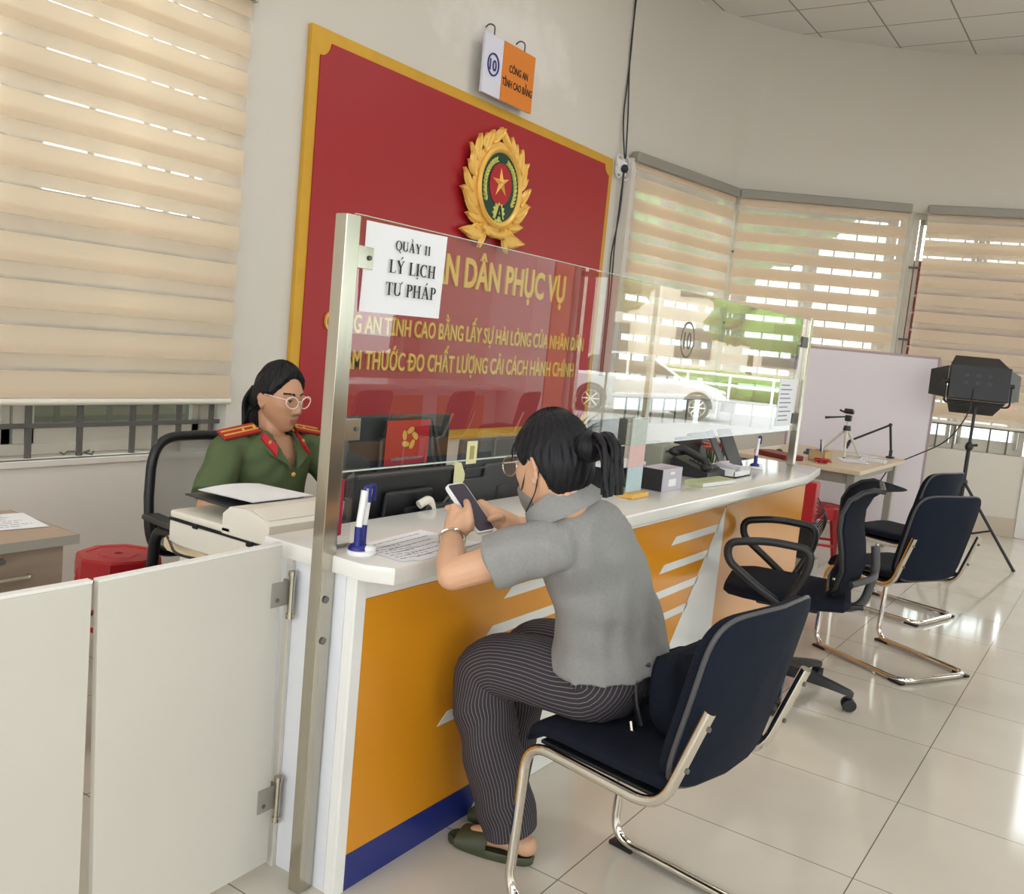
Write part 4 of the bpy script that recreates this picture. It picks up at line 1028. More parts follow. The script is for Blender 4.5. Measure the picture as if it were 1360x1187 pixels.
mb = MB(); mb.m = cf @ Matrix.Translation((.118, .093, .0042)) @ Matrix.Diagonal((1.1, 1, 1, 1))
for k in range(5):
    a = R(90+72*k); d = (math.cos(a), math.sin(a)); mm = mb.m
    mb.m = mm @ Matrix.Translation((d[0]*.026, d[1]*.026, 0)) @ Matrix.Rotation(a-PI/2+R(-62), 4, 'Z')
    mb.prism([(-.0065, -.014), (.0065, -.014), (.0105, .002), (.009, .014), (.003, .02), (-.006, .017), (-.0105, .004)], 0, .001); mb.m = mm
obj('ring_emblem', mb, 'goldtext', t)
mb = MB(); mb.m = cf; rd = random.Random(4)
x = .03
while x < .195:
    w = rd.uniform(.004, .011); mb.box(x, x+w, .016, .016+rd.uniform(.008, .012), .0042, .0046); x += w+.003
obj('printed_lines', mb, 'greyink', t)
t = thing('desk_device', 'black desk device with cables and a white plug behind the worktop', 'device', (.72, .37, .72))
mb = MB(); mb.box(.62, .85, .318, .348, .7205, .895, .008); obj('body', mb, 'black', t)
mb = MB(); mb.tube(rounded([(.60, .335, .895), (.64, .325, .915), (.665, .33, .87), (.655, .335, .85)], .02), .014, 10); obj('plug', mb, 'cream_plastic', t)
mb = MB()
mb.tube(rounded([(.66, .33, .86), (.72, .325, .885), (.78, .335, .90), (.82, .33, .86), (.86, .34, .89)], .03), .005, 8); mb.tube(rounded([(.58, .33, .85), (.66, .325, .848), (.74, .33, .91), (.80, .335, .93), (.86, .36, .9)], .03), .004, 8)
obj('cable', mb, 'greyplastic', t)
# things standing on the worktop
W = .8805
def pen_stand(label, x, y, z, card=False):
    t = thing('pen_stand', label, 'pen stand', (x, y, z), 0, 'blue and white counter pen stands')
    mb = MB(); mb.lathe([(.0, 0), (.037, 0), (.038, .005), (.035, .010), (.0, .011)], (x, y, z), 28); obj('foot', mb, 'whiteplastic', t)
    mb = MB(); mb.ball((x-.005, y+.005, z+.011), .027, .027, .018, 12); mb.cyl((x-.016, y+.0, z+.02), (x-.014, y+.002, z+.068), .0095, n=14); mb.cyl((x+.014, y+.012, z+.02), (x+.017, y+.014, z+.068), .0095, n=14); obj('socket', mb, 'navyplastic', t)
    mb = MB(); mb.ball((x+.010, y-.016, z+.014), .021, .016, .010, 12); obj('disc', mb, 'whiteplastic', t)
    for dx, dy, lean in ((-.014, .002, .012), (.017, .014, .01)):
        p = thing('ballpoint_pen', label.replace('pen stand', 'pen') if False else ('white ballpoint pen in the pen stand by the steel post' if card else 'white ballpoint pen in the far pen stand'), 'pen', (x+dx, y+dy, z+.069), 0, 'white pens in the near pen stand' if card else 'white pens in the far pen stand')
        mb = MB(); mb.tube([(x+dx, y+dy, z+.069), (x+dx+lean*.6, y+dy, z+.12), (x+dx+lean, y+dy, z+.160)], [.0085, .0085, .009], 14); obj('barrel', mb, 'whiteplastic', p)
        mb = MB(); mb.tube(rounded([(x+dx+lean, y+dy, z+.152), (x+dx+lean, y+dy, z+.169), (x+dx+lean+.012, y+dy-.008, z+.171), (x+dx+lean+.012, y+dy-.008, z+.130)], .008), .004, 8); obj('clip', mb, 'navyplastic', p)
    return t
pen_stand('blue and white pen stand at the near end of the worktop by the steel post', .035, .045, W, True)
pen_stand('blue and white pen stand at the far end of the worktop', 3.18, .14, W)
t = thing('card_holder', 'clear card holder with a dark red card behind the near pen stand', 'card holder', (-.0, .13, W))
mb = MB(); mb.box(-.012, .078, .128, .131, W, W+.20, .0008); mb.box(-.012, .078, .10, .131, W, W+.004); obj('clear_plate', mb, 'acrylic', t)
mb = MB(); mb.box(-.01, .04, .1235, .1275, W+.03, W+.175, .0006); obj('red_card', mb, M.setdefault('crimson', mat('crimson_card', srgb(170, 30, 64), .4)), t)
paper('printed form on the worktop beside the seated woman\'s elbow', (.235, .02), R(6), .30, .20, W, 6, 5)
paper('second printed form under the first one at the worktop edge', (.14, -.005), R(-4), .16, .15, W-.0004, 7, 8)
t = thing('leaflet_stand', 'clear upright leaflet stand on a yellow wooden base behind the woman', 'leaflet stand', (1.58, .07, W))
mb = MB(); mb.box(1.51, 1.65, .035, .105, W, W+.02, .004); obj('base', mb, 'yellowwood', t)
mb = MB(); mb.box(1.50, 1.64, .068, .074, W+.0205, W+.31, .001); obj('clear_plate', mb, 'acrylic', t)
mb = MB(); mb.box(1.505, 1.635, .0655, .0675, W+.022, W+.12); obj('blue_print', mb, M.setdefault('prtblue', mat('print_pale_blue', srgb(176, 198, 204), .4, var=.1, scale=50)), t)
mb = MB(); mb.box(1.505, 1.635, .0655, .0675, W+.1205, W+.205); obj('pink_print', mb, M.setdefault('prtpink', mat('print_pale_pink', srgb(214, 176, 172), .4, var=.1, scale=50)), t)
mb = MB(); mb.box(1.505, 1.635, .0655, .0675, W+.2055, W+.305); obj('grey_print', mb, M.setdefault('prtgrey', mat('print_grey_green', srgb(182, 190, 182), .4, var=.15, scale=60)), t)
t = thing('carton', 'small lavender carton with a black end on the worktop', 'box', (1.89, .1, W))
mb = MB(); mb.box(1.80, 1.99, .05, .15, W, W+.095, .002); obj('carton', mb, 'cardbox', t)
mb = MB(); mb.box(1.797, 1.7995, .052, .148, W+.003, W+.093); obj('black_end', mb, 'black', t)
mb = MB(); mb.box(1.86, 1.93, .0485, .0498, W+.02, W+.05); mb.box(1.87, 1.91, .0485, .0498, W+.07, W+.08); obj('label_print', mb, 'whiteplastic', t)
t = thing('white_stand', 'low white stand with a dark shelf behind the leaflet stand', 'stand', (1.75, .24, W))
mb = MB(); mb.box(1.62, 1.92, .19, .30, W+.085, W+.10, .002); obj('shelf', mb, 'whiteplastic', t)
mb = MB(); mb.box(1.625, 1.64, .195, .295, W, W+.0845); mb.box(1.90, 1.915, .195, .295, W, W+.0845); mb.box(1.625, 1.915, .285, .295, W, W+.02); obj('frame', mb, 'black', t)
t = thing('ticket_printer', 'olive grey ticket printer under the glass screen', 'printer', (2.38, .42, .72))
mb = MB(); mb.box(2.38, 2.58, .325, .47, .7205, 1.01, .012); obj('body', mb, 'olivegrey', t)
mb = MB(); mb.box(2.41, 2.45, .3225, .3245, .975, .985); mb.box(2.48, 2.55, .3225, .3245, .965, .972); obj('slot', mb, 'black', t)
t = thing('desk_phone', 'black desk telephone on the far half of the worktop', 'telephone', (2.52, .2, W))
mb = MB(); mb.loft([[V((x, y, z)) for y, z in ((.10, W), (.10, W+.03), (.28, W+.085), (.29, W+.07), (.29, W))] for x in (2.40, 2.408, 2.632, 2.64)]); obj('body', mb, 'black', t)
mb = MB(); mb.tube(rounded([(2.415, .11, W+.06), (2.43, .13, W+.085), (2.435, .25, W+.125), (2.42, .29, W+.11)], .03), .019, 10); mb.ball((2.417, .115, W+.055), .026, .03, .02, 10); mb.ball((2.42, .285, W+.105), .026, .03, .02, 10); obj('handset', mb, 'black', t)
mb = MB()
for i in range(4):
    for j in range(5): mb.obox((2.49+.028*i, .13+.024*j, W+.043+.0073*j), .02, .014, .008, Matrix.Rotation(R(17), 3, 'X'), .002)
obj('keypad', mb, 'greyplastic', t)
t = thing('notebook', 'pale green notebook lying on the worktop before the telephone', 'notebook', (2.3, .05, W))
mb = MB(); mb.m = Matrix.Translation((2.29, .035, 0)) @ Matrix.Rotation(R(-6), 4, 'Z'); mb.box(-.16, .16, -.045, .045, W, W+.003, .001); mb.box(-.16, .16, -.045, .045, W+.0185, W+.0215, .001); mb.box(-.16, -.157, -.045, .045, W+.003, W+.0185); obj('cover', mb, 'notegreen', t)
mb = MB(); mb.m = Matrix.Translation((2.29, .035, 0)) @ Matrix.Rotation(R(-6), 4, 'Z'); mb.box(-.156, .157, -.042, .042, W+.0035, W+.018); obj('pages', mb, 'paper', t)
t = thing('card_tray', 'white open card tray on the worktop beside the telephone', 'tray', (2.72, .1, W))
mb = MB(); mb.box(2.62, 2.84, .05, .17, W, W+.005); mb.box(2.62, 2.84, .05, .054, W, W+.03); mb.box(2.62, 2.84, .166, .17, W, W+.055); mb.box(2.62, 2.624, .05, .17, W, W+.04); mb.box(2.836, 2.84, .05, .17, W, W+.04); mb.box(2.72, 2.724, .054, .166, W, W+.05); obj('tray', mb, 'whiteplastic', t)
mb = MB(); mb.obox((2.675, .11, W+.035), .085, .085, .045, Matrix.Rotation(R(14), 3, 'X'), .002); obj('cards', mb, 'cardbox', t)
for i, (x, rz, lb) in enumerate(((2.86, 12, 'dark tablet leaning back, left of the pair on the far worktop'), (3.03, -6, 'dark tablet leaning back, right of the pair beside the far pen stand'))):
    t = thing('tablet', lb, 'tablet', (x, .2, W), R(rz), 'two tablets on the worktop')
    rot = Matrix.Rotation(R(-28), 3, 'X')
    mb = MB(); mb.obox((0, .045, .102), .15, .009, .21, rot, .003); obj('body', mb, 'darkgrey', t, local=True)
    mb = MB(); mb.obox(V((0, .045, .102))+rot @ V((0, -.0052, 0)), .136, .001, .19, rot); obj('screen', mb, 'greyplastic', t, local=True)
    mb = MB(); mb.box(-.06, .06, -.02, .10, 0, .006, .002); mb.obox((0, .085, .05), .05, .006, .1, Matrix.Rotation(R(14), 3, 'X')); obj('stand', mb, 'black', t, local=True)
t = thing('flower_pot', 'small pot of coral red flowers behind the tablets', 'flowers', (3.13, .37, .72))
mb = MB(); mb.lathe([(0, .7205), (.045, .7205), (.06, .80), (.055, .80), (.04, .78), (0, .78)], (3.13, .37, 0), 20); obj('pot', mb, 'whiteplastic', t)
mb = MB()
for k in range(10):
    a = 2.4*k; r_ = .012*math.sqrt(k+1); mb.tube([(3.13, .37, .78), (3.13+r_*1.4*math.cos(a), .37+r_*1.4*math.sin(a), .94+.014*(k % 4))], .0025, 6)
obj('stem', mb, 'leaf', t)
mb = MB()
for k in range(10):
    a = 2.4*k; r_ = .012*math.sqrt(k+1); c = V((3.13+r_*1.4*math.cos(a), .37+r_*1.4*math.sin(a), .945+.014*(k % 4)))
    for q in range(6): mb.ball(c+V((.013*math.cos(q*1.05), .013*math.sin(q*1.05), .004)), .011, .011, .007, 5)
obj('blossom', mb, 'flower', t)

# ================================================================== FAR DESK, PARTITION, STUDIO LIGHT
t = thing('far_desk', 'light wood desk with grey square legs at the far end', 'desk', (5.8, .5, 0))
mb = MB(); mb.box(5.05, 6.57, .03, 1.0, .722, .752, .003); obj('top', mb, 'lightwood', t)
for x in (5.12, 6.46):
    for y in (.08, .9):
        mb = MB(); mb.box(x, x+.055, y, y+.055, 0, .7215, .003); obj('leg', mb, 'greymetal', t)
mb = MB(); mb.box(5.17, 6.46, .095, .12, .66, .7215); mb.box(5.135, 5.16, .14, .9, .64, .7215); mb.box(6.475, 6.5, .14, .9, .66, .7215); obj('apron', mb, 'greymetal', t)
t = thing('partition_board', 'tall white partition board standing behind the far desk', 'partition', (6.97, .55, 0))
p0, p1 = V((6.78, 1.13, 0)), V((7.15, -.03, 0)); dx = (p1-p0).normalized(); w = (p1-p0).length
pf = frame(p0, dx, V((0, 0, 1)), V((dx.y, -dx.x, 0)))
mb = MB(); mb.m = pf; mb.box(.02, w-.02, .06, 1.615, -.012, .012); obj('board', mb, 'whiteboard', t)
mb = MB(); mb.m = pf; mb.box(0, .02, 0, 1.635, -.018, .018, .003); mb.box(w-.02, w, 0, 1.635, -.018, .018, .003); mb.box(.02, w-.02, 1.615, 1.635, -.018, .018, .003); mb.box(.02, w-.02, .04, .06, -.018, .018); obj('frame', mb, M.setdefault('mauve', mat('mauve_grey_frame', srgb(168, 148, 152), .4)), t)
for u in (.0, w-.03):
    mb = MB(); mb.m = pf; mb.box(u, u+.03, 0, .02, -.2, .2, .004); obj('foot', mb, 'greymetal', t)
t = thing('camera_tripod', 'small silver tripod with a black pan head on the far desk', 'tripod', (6.02, .42, .752))
top = V((6.02, .40, .985))
for k in range(3):
    a = R(200+120*k); e = V((6.02+.155*math.cos(a), .42+.19*math.sin(a), .7535))
    mb = MB(); s_ = top+(e-top)*.06; m_ = top.lerp(e, .5); mb.tube([s_, m_], .011, 10); mb.tube([m_, e], .0085, 10); lg = obj('leg', mb, 'alu', t)
    mb = MB(); mb.ball(e+V((0, 0, .004)), .011, .011, .006, 8); obj('rubber_tip', mb, 'black', lg)
mb = MB(); mb.cyl(top+V((0, 0, -.15)), top+V((0, 0, .07)), .011); obj('centre_column', mb, 'alu', t)
mb = MB(); mb.cyl(top+V((0, 0, -.02)), top+V((0, 0, .02)), .032, .026); mb.obox(top+V((0, 0, .08)), .045, .05, .05, None, .008); mb.obox(top+V((0, -.0, .135)), .06, .07, .03, Matrix.Rotation(R(20), 3, 'Y'), .006); mb.cyl(top+V((-.01, .03, .125)), top+V((-.05, .06, .14)), .008); obj('pan_head', mb, 'black', t)
mb = MB(); mb.tube([top+V((0, .02, .09)), top+V((-.07, .12, .075)), top+V((-.09, .16, .068))], [.006, .008, .012], 10); obj('pan_handle', mb, 'black', t)
t = thing('desk_lamp', 'thin black jointed arm lamp clamped to the far desk', 'lamp', (6.5, .14, .752))
mb = MB(); mb.box(6.47, 6.53, .11, .17, .7525, .768, .004); mb.cyl((6.5, .14, .768), (6.5, .14, .82), .014); obj('clamp', mb, 'black', t)
mb = MB(); mb.tube([(6.5, .14, .81), (6.46, .165, 1.03)], .010, 10); mb.ball((6.46, .165, 1.03), .016, n=8); mb.tube([(6.46, .165, 1.03), (6.34, .45, .86)], .009, 10); obj('arm', mb, 'black', t)
mb = MB(); mb.tube([(6.345, .44, .866), (6.335, .47, .80)], [.012, .02], 12); obj('lamp_head', mb, 'black', t)
t = thing('kraft_box', 'small brown open box on the far desk holding pens', 'box', (5.42, .42, .752))
mb = MB(); b_ = .752
mb.box(5.32, 5.52, .36, .48, b_, b_+.004); mb.box(5.32, 5.52, .36, .364, b_, b_+.075); mb.box(5.32, 5.52, .476, .48, b_, b_+.075); mb.box(5.32, 5.324, .36, .48, b_, b_+.075); mb.box(5.516, 5.52, .36, .48, b_, b_+.075); obj('box', mb, 'kraft', t)
for k, (dx_, dy) in enumerate(((.03, .05), (.05, .02), (.06, .06))):
    mb = MB(); mb.tube([(5.44+.01*k, .41+.01*k, b_+.006), (5.46+dx_, .42+dy*.6, b_+.15)], .004, 8); single('pen', mb, ['black', 'whiteplastic', 'navyplastic'][k], 'thin pen standing in the small brown box on the far desk', 'pen', 'pens in the brown box')
mb = MB(); mb.ball((5.50, .76, .7525), .05, .032, .034, 12)
for v in mb.bm.verts: v.co.z = max(v.co.z, .7525)
single('computer_mouse', mb, 'black', 'black computer mouse at the back of the far desk', 'mouse')
mb = MB(); mb.m = Matrix.Translation((5.18, .66, 0)) @ Matrix.Rotation(R(60), 4, 'Z'); mb.box(-.17, .17, -.09, .09, .7525, .79, .006); single('folder', mb, 'mousebrown', 'maroon folder on the near corner of the far desk', 'folder')
mb = MB(); rd = random.Random(2)
for k in range(7):
    c = V((5.22, .34, .757)); mb.tube([c+V((rd.uniform(-.07, .07), rd.uniform(-.06, .06), rd.uniform(0, .03))) for q in range(5)], .004, 6)
single('cable_bundle', mb, 'redplastic', 'tangle of red wire beside the small brown box', 'cable')
mb = MB()
for k in range(6): mb.obox((5.78+.03*k, .62-.03*(k % 3), .765+.01*(k % 2)), .07, .045, .016+.008*(k % 2), Matrix.Rotation(R(30*k), 3, 'Z'), .003)
single('cloth_heap', mb, M.setdefault('denim', mat('blue_cloth', srgb(70, 92, 122), .8, var=.3, scale=40)), 'small blue heap at the foot of the tripod', 'cloth')
for i, (x, y, rz, lb) in enumerate(((6.05, .17, 10, 'white sheet on the far desk nearest its front edge'), (6.3, .33, -20, 'white sheet on the far desk beside the lamp clamp'), (5.75, .25, 25, 'white sheet on the far desk beside the brown box'))):
    paper(lb, (x, y), R(rz), .29, .2, .7522+.0004*i, 8, 11+i)
t = thing('power_tower', 'red and black tower unit with loose cables at the counter end', 'electrical unit', (4.45, .2, 0))
mb = MB(); mb.box(4.37, 4.55, .10, .30, 0, .19, .006); obj('plinth', mb, 'greymetal', t)
mb = MB(); mb.box(4.40, 4.52, .13, .24, .1905, .43, .006); obj('lower_case', mb, 'black', t)
mb = MB(); mb.box(4.41, 4.51, .14, .23, .4305, .70, .008); obj('upper_case', mb, 'redplastic', t)
mb = MB(); rd = random.Random(5)
for k in range(6): mb.tube(rounded([(4.46, .135, .45+.03*k), (4.46+.02*k, .08, .52-.01*k), (4.57, .1, .48-.02*k), (4.6+.02*k, .18, .36-.02*k)], .05), .004, 6)
obj('cable', mb, 'black', t)
# studio light on its stand
t = thing('studio_light', 'black studio light panel with barn doors on a tripod stand', 'studio light', (6.58, -.43, 0))
SX, SY = 6.58, -.43
for k, a in enumerate((R(-98), R(22), R(142))):
    e = V((SX+.5*math.cos(a), SY+.46*math.sin(a), .012)); mb = MB(); mb.tube([(SX+.02*math.cos(a), SY+.02*math.sin(a), .62), e], .012, 10)
    mid = V((SX, SY, .62)).lerp(e, .55); mb.tube([mid, (SX+.02*math.cos(a), SY+.02*math.sin(a), .2)], .008, 8); mb.ball(e, .016, .016, .012, 8); obj('leg', mb, 'black', t)
mb = MB(); mb.tube([(SX, SY, .15), (SX, SY, .95)], .016, 12); mb.tube([(SX, SY, .93), (SX+.01, SY, 1.25)], .012, 12); mb.ball((SX, SY, .93), .032, .032, .04, 10); mb.ball((SX, SY, .64), .032, .032, .03, 10); mb.cyl((SX, SY-.01, .94), (SX, SY-.06, .95), .01); obj('pole', mb, 'black', t)
fw = V((.93, .30, -.10)).normalized(); rx = V((0, 0, 1)).cross(fw).normalized()*-1; uz = rx.cross(fw); rx = fw.cross(uz)
if uz.z < 0: uz = -uz
LF = frame(V((SX-.01, SY, 1.44)), rx, uz, fw)
if LF.determinant() < 0: LF = frame(V((SX-.01, SY, 1.44)), -rx, uz, fw)
LF = LF @ Matrix.Diagonal((.86, .86, .86, 1))
mb = MB(); mb.m = LF; mb.box(-.26, .26, -.16, .16, -.06, .04, .012); hs = obj('housing', mb, 'black', t)
for i in range(3):
    for j in range(2):
        mb = MB(); mb.m = LF; mb.box(-.1+.1*i, -.06+.1*i, -.02+.07*j, .01+.07*j, -.064, -.0605, .001); obj('vent', mb, 'darkgrey', hs)
mb = MB(); mb.m = LF; mb.box(-.24, .24, -.14, .14, .0405, .044); obj('diffuser', mb, 'whiteplastic', hs)
S_ = -1 if (rx.dot(V((CR.x, CR.y, CR.z))) > 0) == (LF.determinant() > 0) else 1
def door(pts):
    mb = MB(); mb.m = LF; a = [V(p) for p in pts]; n_ = (a[1]-a[0]).cross(a[2]-a[0]).normalized()*.005
    mb.loft([[p+n_ for p in a], [p-n_ for p in a]]); obj('barn_door', mb, 'black', t)
door([(-.25, .165, .04), (.25, .165, .04), (.19, .27, .22), (-.19, .27, .22)])
door([(-.25, -.165, .04), (.25, -.165, .04), (.19, -.27, .20), (-.19, -.27, .20)])
for s in (-1, 1): door([(s*.265, -.15, .04), (s*.265, .15, .04), (s*.39, .12, .20), (s*.39, -.12, .20)])
mb = MB(); mb.m = LF
mb.tube(rounded([(-.28, 0, -.01), (-.28, -.2, -.01), (.28, -.2, -.01), (.28, 0, -.01)], .04), .010, 8); mb.cyl((-.30, 0, -.01), (-.262, 0, -.01), .02); mb.cyl((.262, 0, -.01), (.30, 0, -.01), .02); obj('yoke', mb, 'black', t)
mb = MB(); mb.tube(rounded([(SX-.08, SY+.02, 1.40), (SX-.12, SY+.02, 1.20), (SX-.06, SY+.15, .95), (SX-.0, SY+.42, .78), (6.5, .12, .70), (6.45, .3, .3)], .25, 8), .005, 8); single('light_cable', mb, 'black', 'thin cable drooping from the studio light to the far desk', 'cable')
# ================================================================== PEOPLE
def sstep(a, b, x):
    t = max(0., min(1., (x-a)/(b-a))); return t*t*(3-2*t)
def gs(x, c, w): return math.exp(-((x-c)/w)**2)
def head_pt(dx, dy, dz, feat=True):
    a, b, c = .0735, .095, .116
    x, y, z = a*dx, b*dy, c*dz
    if dz < 0:
        x *= 1-.30*(-dz)**1.7
        if dy < 0: y *= 1-.38*(-dz)**1.2
    if dz < -.25: y += .036*((-dz-.25)/.75)**1.4
    if dz > 0: y -= .006*dz
    if dy > 0:
        w = sstep(0., .5, dy)
        y *= 1-.05*w*(1-abs(dx))
        if feat:
            f = 0
            nz = sstep(.032, -.020, z)*(1 if z > -.026 else sstep(-.046, -.026, z))
            f += .024*gs(x, 0, .0085+.006*sstep(.01, -.026, z))*nz
            f += .007*gs(x, .012, .007)*gs(z, -.030, .008)+.007*gs(x, -.012, .007)*gs(z, -.030, .008)
            f -= .0095*(gs(x, .031, .016)+gs(x, -.031, .016))*gs(z, .016, .013)
            f += .004*gs(z, .038, .01)*(gs(x, .03, .022)+gs(x, -.03, .022))
            f += .004*(gs(x, .045, .018)+gs(x, -.045, .018))*gs(z, -.015, .018)
            lip = gs(x, 0, .021)
            f += lip*(.0065*gs(z, -.0565, .0058)+.007*gs(z, -.0685, .0065)-.003*gs(z, -.0625, .0022)-.002*gs(z, -.080, .006))
            f += .006*gs(x, 0, .02)*gs(z, -.098, .014)
            y += f*w
    return V((x, y, z))
def head_bm(mb, HF, s, fn, nr=88, ns=120):
    rings = []
    for i in range(1, nr):
        t = PI*i/nr; r_ = []
        for j in range(ns):
            p = 2*PI*j/ns
            r_.append(HF @ (fn(math.sin(t)*math.cos(p), math.sin(t)*math.sin(p), -math.cos(t))*s))
        rings.append(r_)
    mb.loft(rings)
def person_frame(c, F, U):
    F = V(F).normalized(); U = V(U); U = (U-F*U.dot(F)).normalized(); X = F.cross(U)
    return frame(V(c), X, F, U)
def add_ears(mb, HF, s):
    for sx in (-1, 1):
        rot = HF.to_3x3() @ Matrix.Rotation(sx*R(22), 3, 'Z') @ Matrix.Rotation(R(-10), 3, 'X')
        c = HF @ (V((sx*.074, -.012, -.004))*s)
        mb.ball(c, .0075*s, .017*s, .030*s, 12, rot)
        rim = [c+rot @ (V((sx*.005, .0+.0165*math.cos(a), .027*math.sin(a)))*s) for a in [R(-70+k*22) for k in range(13)]]
        mb.tube(rim, .0042*s, 8); mb.ball(c+rot @ (V((0, .006, -.027))*s), .006*s, .008*s, .009*s, 8)
def finger(mb, pts, r): mb.limb([V(p) for p in pts], [r*k for k in ((1.0, .96, .88, .78) if len(pts) == 4 else (1., .92, .8) if len(pts) == 3 else (1, .95, .9, .82, .75))], 12)
def hair_fn(line, thick, ridge=1.):
    def fn(dx, dy, dz):
        az = math.degrees(math.atan2(abs(dx), dy)); 
        zl = line[-1][1]
        for (a0, z0), (a1, z1) in zip(line, line[1:]):
            if a0 <= az <= a1: zl = z0+(z1-z0)*(az-a0)/(a1-a0); break
        h = sstep(zl-.09, zl+.05, dz+.008*math.sin(az*.9))
        p = head_pt(dx, dy, dz, False)
        n = thick*(1+.25*dz)+.0016*ridge*math.sin(az*.55+dz*9)+.0012*ridge*math.sin(az*1.7+5*dz)
        return p*(1+h*n/.1) if h > .02 else p*(.93)
    return fn
def face_mats(me, HF, s, mats):
    """lips and brows are their own colour on the skin"""
    inv = HF.inverted() @ mats
    for p in me.polygons:
        c = (inv @ p.center)/s
        if .055 < c.y < .125:
            if abs(c.x) < .0185*(1-.3*abs((c.z+.0625)/.010)) and -.0715 < c.z < -.0535: p.material_index = 1
            u = abs(c.x)
            if .012 < u < .05 and abs(c.z-(.036+.10*(u-.012)-2.6*(u-.012)**2)) < .0042-.05*(u-.012): p.material_index = 2
def noise_fold(me, amp, sc, seed=0.):
    for v in me.vertices:
        n = mnoise.noise_vector(v.co*sc+V((seed, 0, 0))); v.co += n*amp

# ------------------------------------------------------------------ seated woman
def woman():
    t = thing('person', 'woman with a ponytail in a grey short-sleeved top, seated and holding a phone', 'person', (.46, -.50, 0))
    s = 1.03
    HF = person_frame((.208, -.382, 1.157), (.20, .95, -.24), (.05, .24, .97))
    mb = MB(); head_bm(mb, HF, s, head_pt); add_ears(mb, HF, s)
    E = lambda x, y, z: HF @ (V((x, y, z))*s)
    mb.limb([E(0, -.030, -.05), E(0, -.040, -.085), (.245, -.405, 1.045), (.29, -.43, .97)], [.050, .046, .050, .066])
    mb.limb([(.31, -.435, .965), (.385, -.435, .86), (.45, -.445, .70), (.49, -.44, .58)], [.078, .09, .088, .10])
    # arms
    SL, EL, WL = V((.165, -.425, .985)), V((.052, -.232, .885)), V((.212, -.098, .935))
    SR, ER, WR = V((.42, -.41, 1.0)), V((.60, -.30, .925)), V((.425, -.155, .945))
    mb.limb([(.26, -.44, .98), SL, SL.lerp(EL, .5), EL], [.05, .05, .044, .037])
    mb.limb([EL, EL.lerp(WL, .3), EL.lerp(WL, .7), WL], [.037, .040, .032, .0255])
    mb.limb([(.33, -.43, .985), SR, SR.lerp(ER, .5), ER], [.05, .05, .044, .037])
    mb.limb([ER, ER.lerp(WR, .3), ER.lerp(WR, .7), WR], [.037, .040, .032, .0255])
    # hands around the phone
    Pc = V((.30, -.085, .993)); pu = V((0, .747, .665)); pn = V((0, -.665, .747)); px = V((1, 0, 0))
    Q = lambda x, u, n: Pc+px*x+pu*u+pn*n
    for sg, W_ in ((-1, WL), (1, WR)):
        off = 0 if sg < 0 else -.006
        K = [(-.050, .009), (-.030, .0095), (-.009, .0098), (.012, .0095)]
        mb.limb([W_, W_.lerp(Q(sg*.066, -.045, .004), .55), Q(sg*.064, -.035, .004)], [.0255, .030, .026])
        mb.limb([Q(sg*.066, -.052, .006), Q(sg*.062, -.02, .0), Q(sg*.060, .008, -.002)], [.021, .020, .0145])
        mb.limb([W_, W_.lerp(Q(sg*.062, -.005, -.004), .6), Q(sg*.061, .004, -.004)], [.022, .024, .014])
        for i, (u, r_) in enumerate(K):
            u += off; L_ = [.78, .95, 1., .9][i]
            if sg < 0: finger(mb, [Q(-.061, u-.006, .0), Q(-.062, u+.010, -.018), Q(-.040*1.0, u+.014, -.024), Q(-.040+.042*L_, u+.012, -.021)], r_)
            else: finger(mb, [Q(.061, u-.006, .0), Q(.061, u+.008, -.018), Q(.040, u+.011, -.024), Q(.040-.042*L_, u+.009, -.021)], r_)
        if sg < 0: finger(mb, [Q(-.068, -.055, .020), Q(-.060, -.028, .030), Q(-.042, -.005, .026), Q(-.026, .010, .0185)], .0115)
        else: finger(mb, [Q(.066, -.062, .018), Q(.058, -.058, .030), Q(.040, -.056, .027), Q(.022, -.054, .0185)], .0115)
    # legs and feet
    mb.limb([(.43, -.43, .56), (.375, -.23, .575), (.347, -.145, .55)], [.08, .07, .055])
    mb.limb([(.347, -.145, .55), (.385, -.17, .34), (.445, -.235, .095)], [.052, .05, .036])
    mb.limb([(.56, -.44, .56), (.575, -.24, .57), (.57, -.14, .55)], [.08, .07, .055])
    mb.limb([(.57, -.14, .55), (.56, -.13, .34), (.545, -.13, .095)], [.05, .047, .034])
    for h_, to in (((.452, -.275, .052), (.408, -.075, .036)), ((.555, -.175, .052), (.55, -.035, .036))):
        h_, to = V(h_), V(to); d = (to-h_).normalized(); n_ = V((d.y, -d.x, 0))
        mb.limb([h_, h_.lerp(to, .35)+V((0, 0, .012)), h_.lerp(to, .75)], [.030, .033, .026])
        for k in range(5): mb.limb([h_.lerp(to, .72)+n_*(.030-.0145*k)*1., to+n_*(.032-.0155*k)+d*(.0-.004*k)+V((0, 0, -.004))], [.013, .0105 if k else .0125], 10)
    me = remesh(mb, .0038, 3)
    bd = mobj('body', me, ['skin', 'lip', 'hair'], t); face_mats(me, HF, s, ROOT[t])
    # hair, bun and loose strands
    mb = MB(); head_bm(mb, HF, s, hair_fn([(0, .60), (35, .50), (60, .30), (74, .12), (92, .16), (104, .0), (118, -.34), (140, -.52), (180, -.58)], .0135), 96, 130)
    bun = E(0, -.128, .035)
    mb.ball(E(0, -.116, .035), .038*s, .034*s, .036*s, 12, HF.to_3x3())
    rd = random.Random(3)
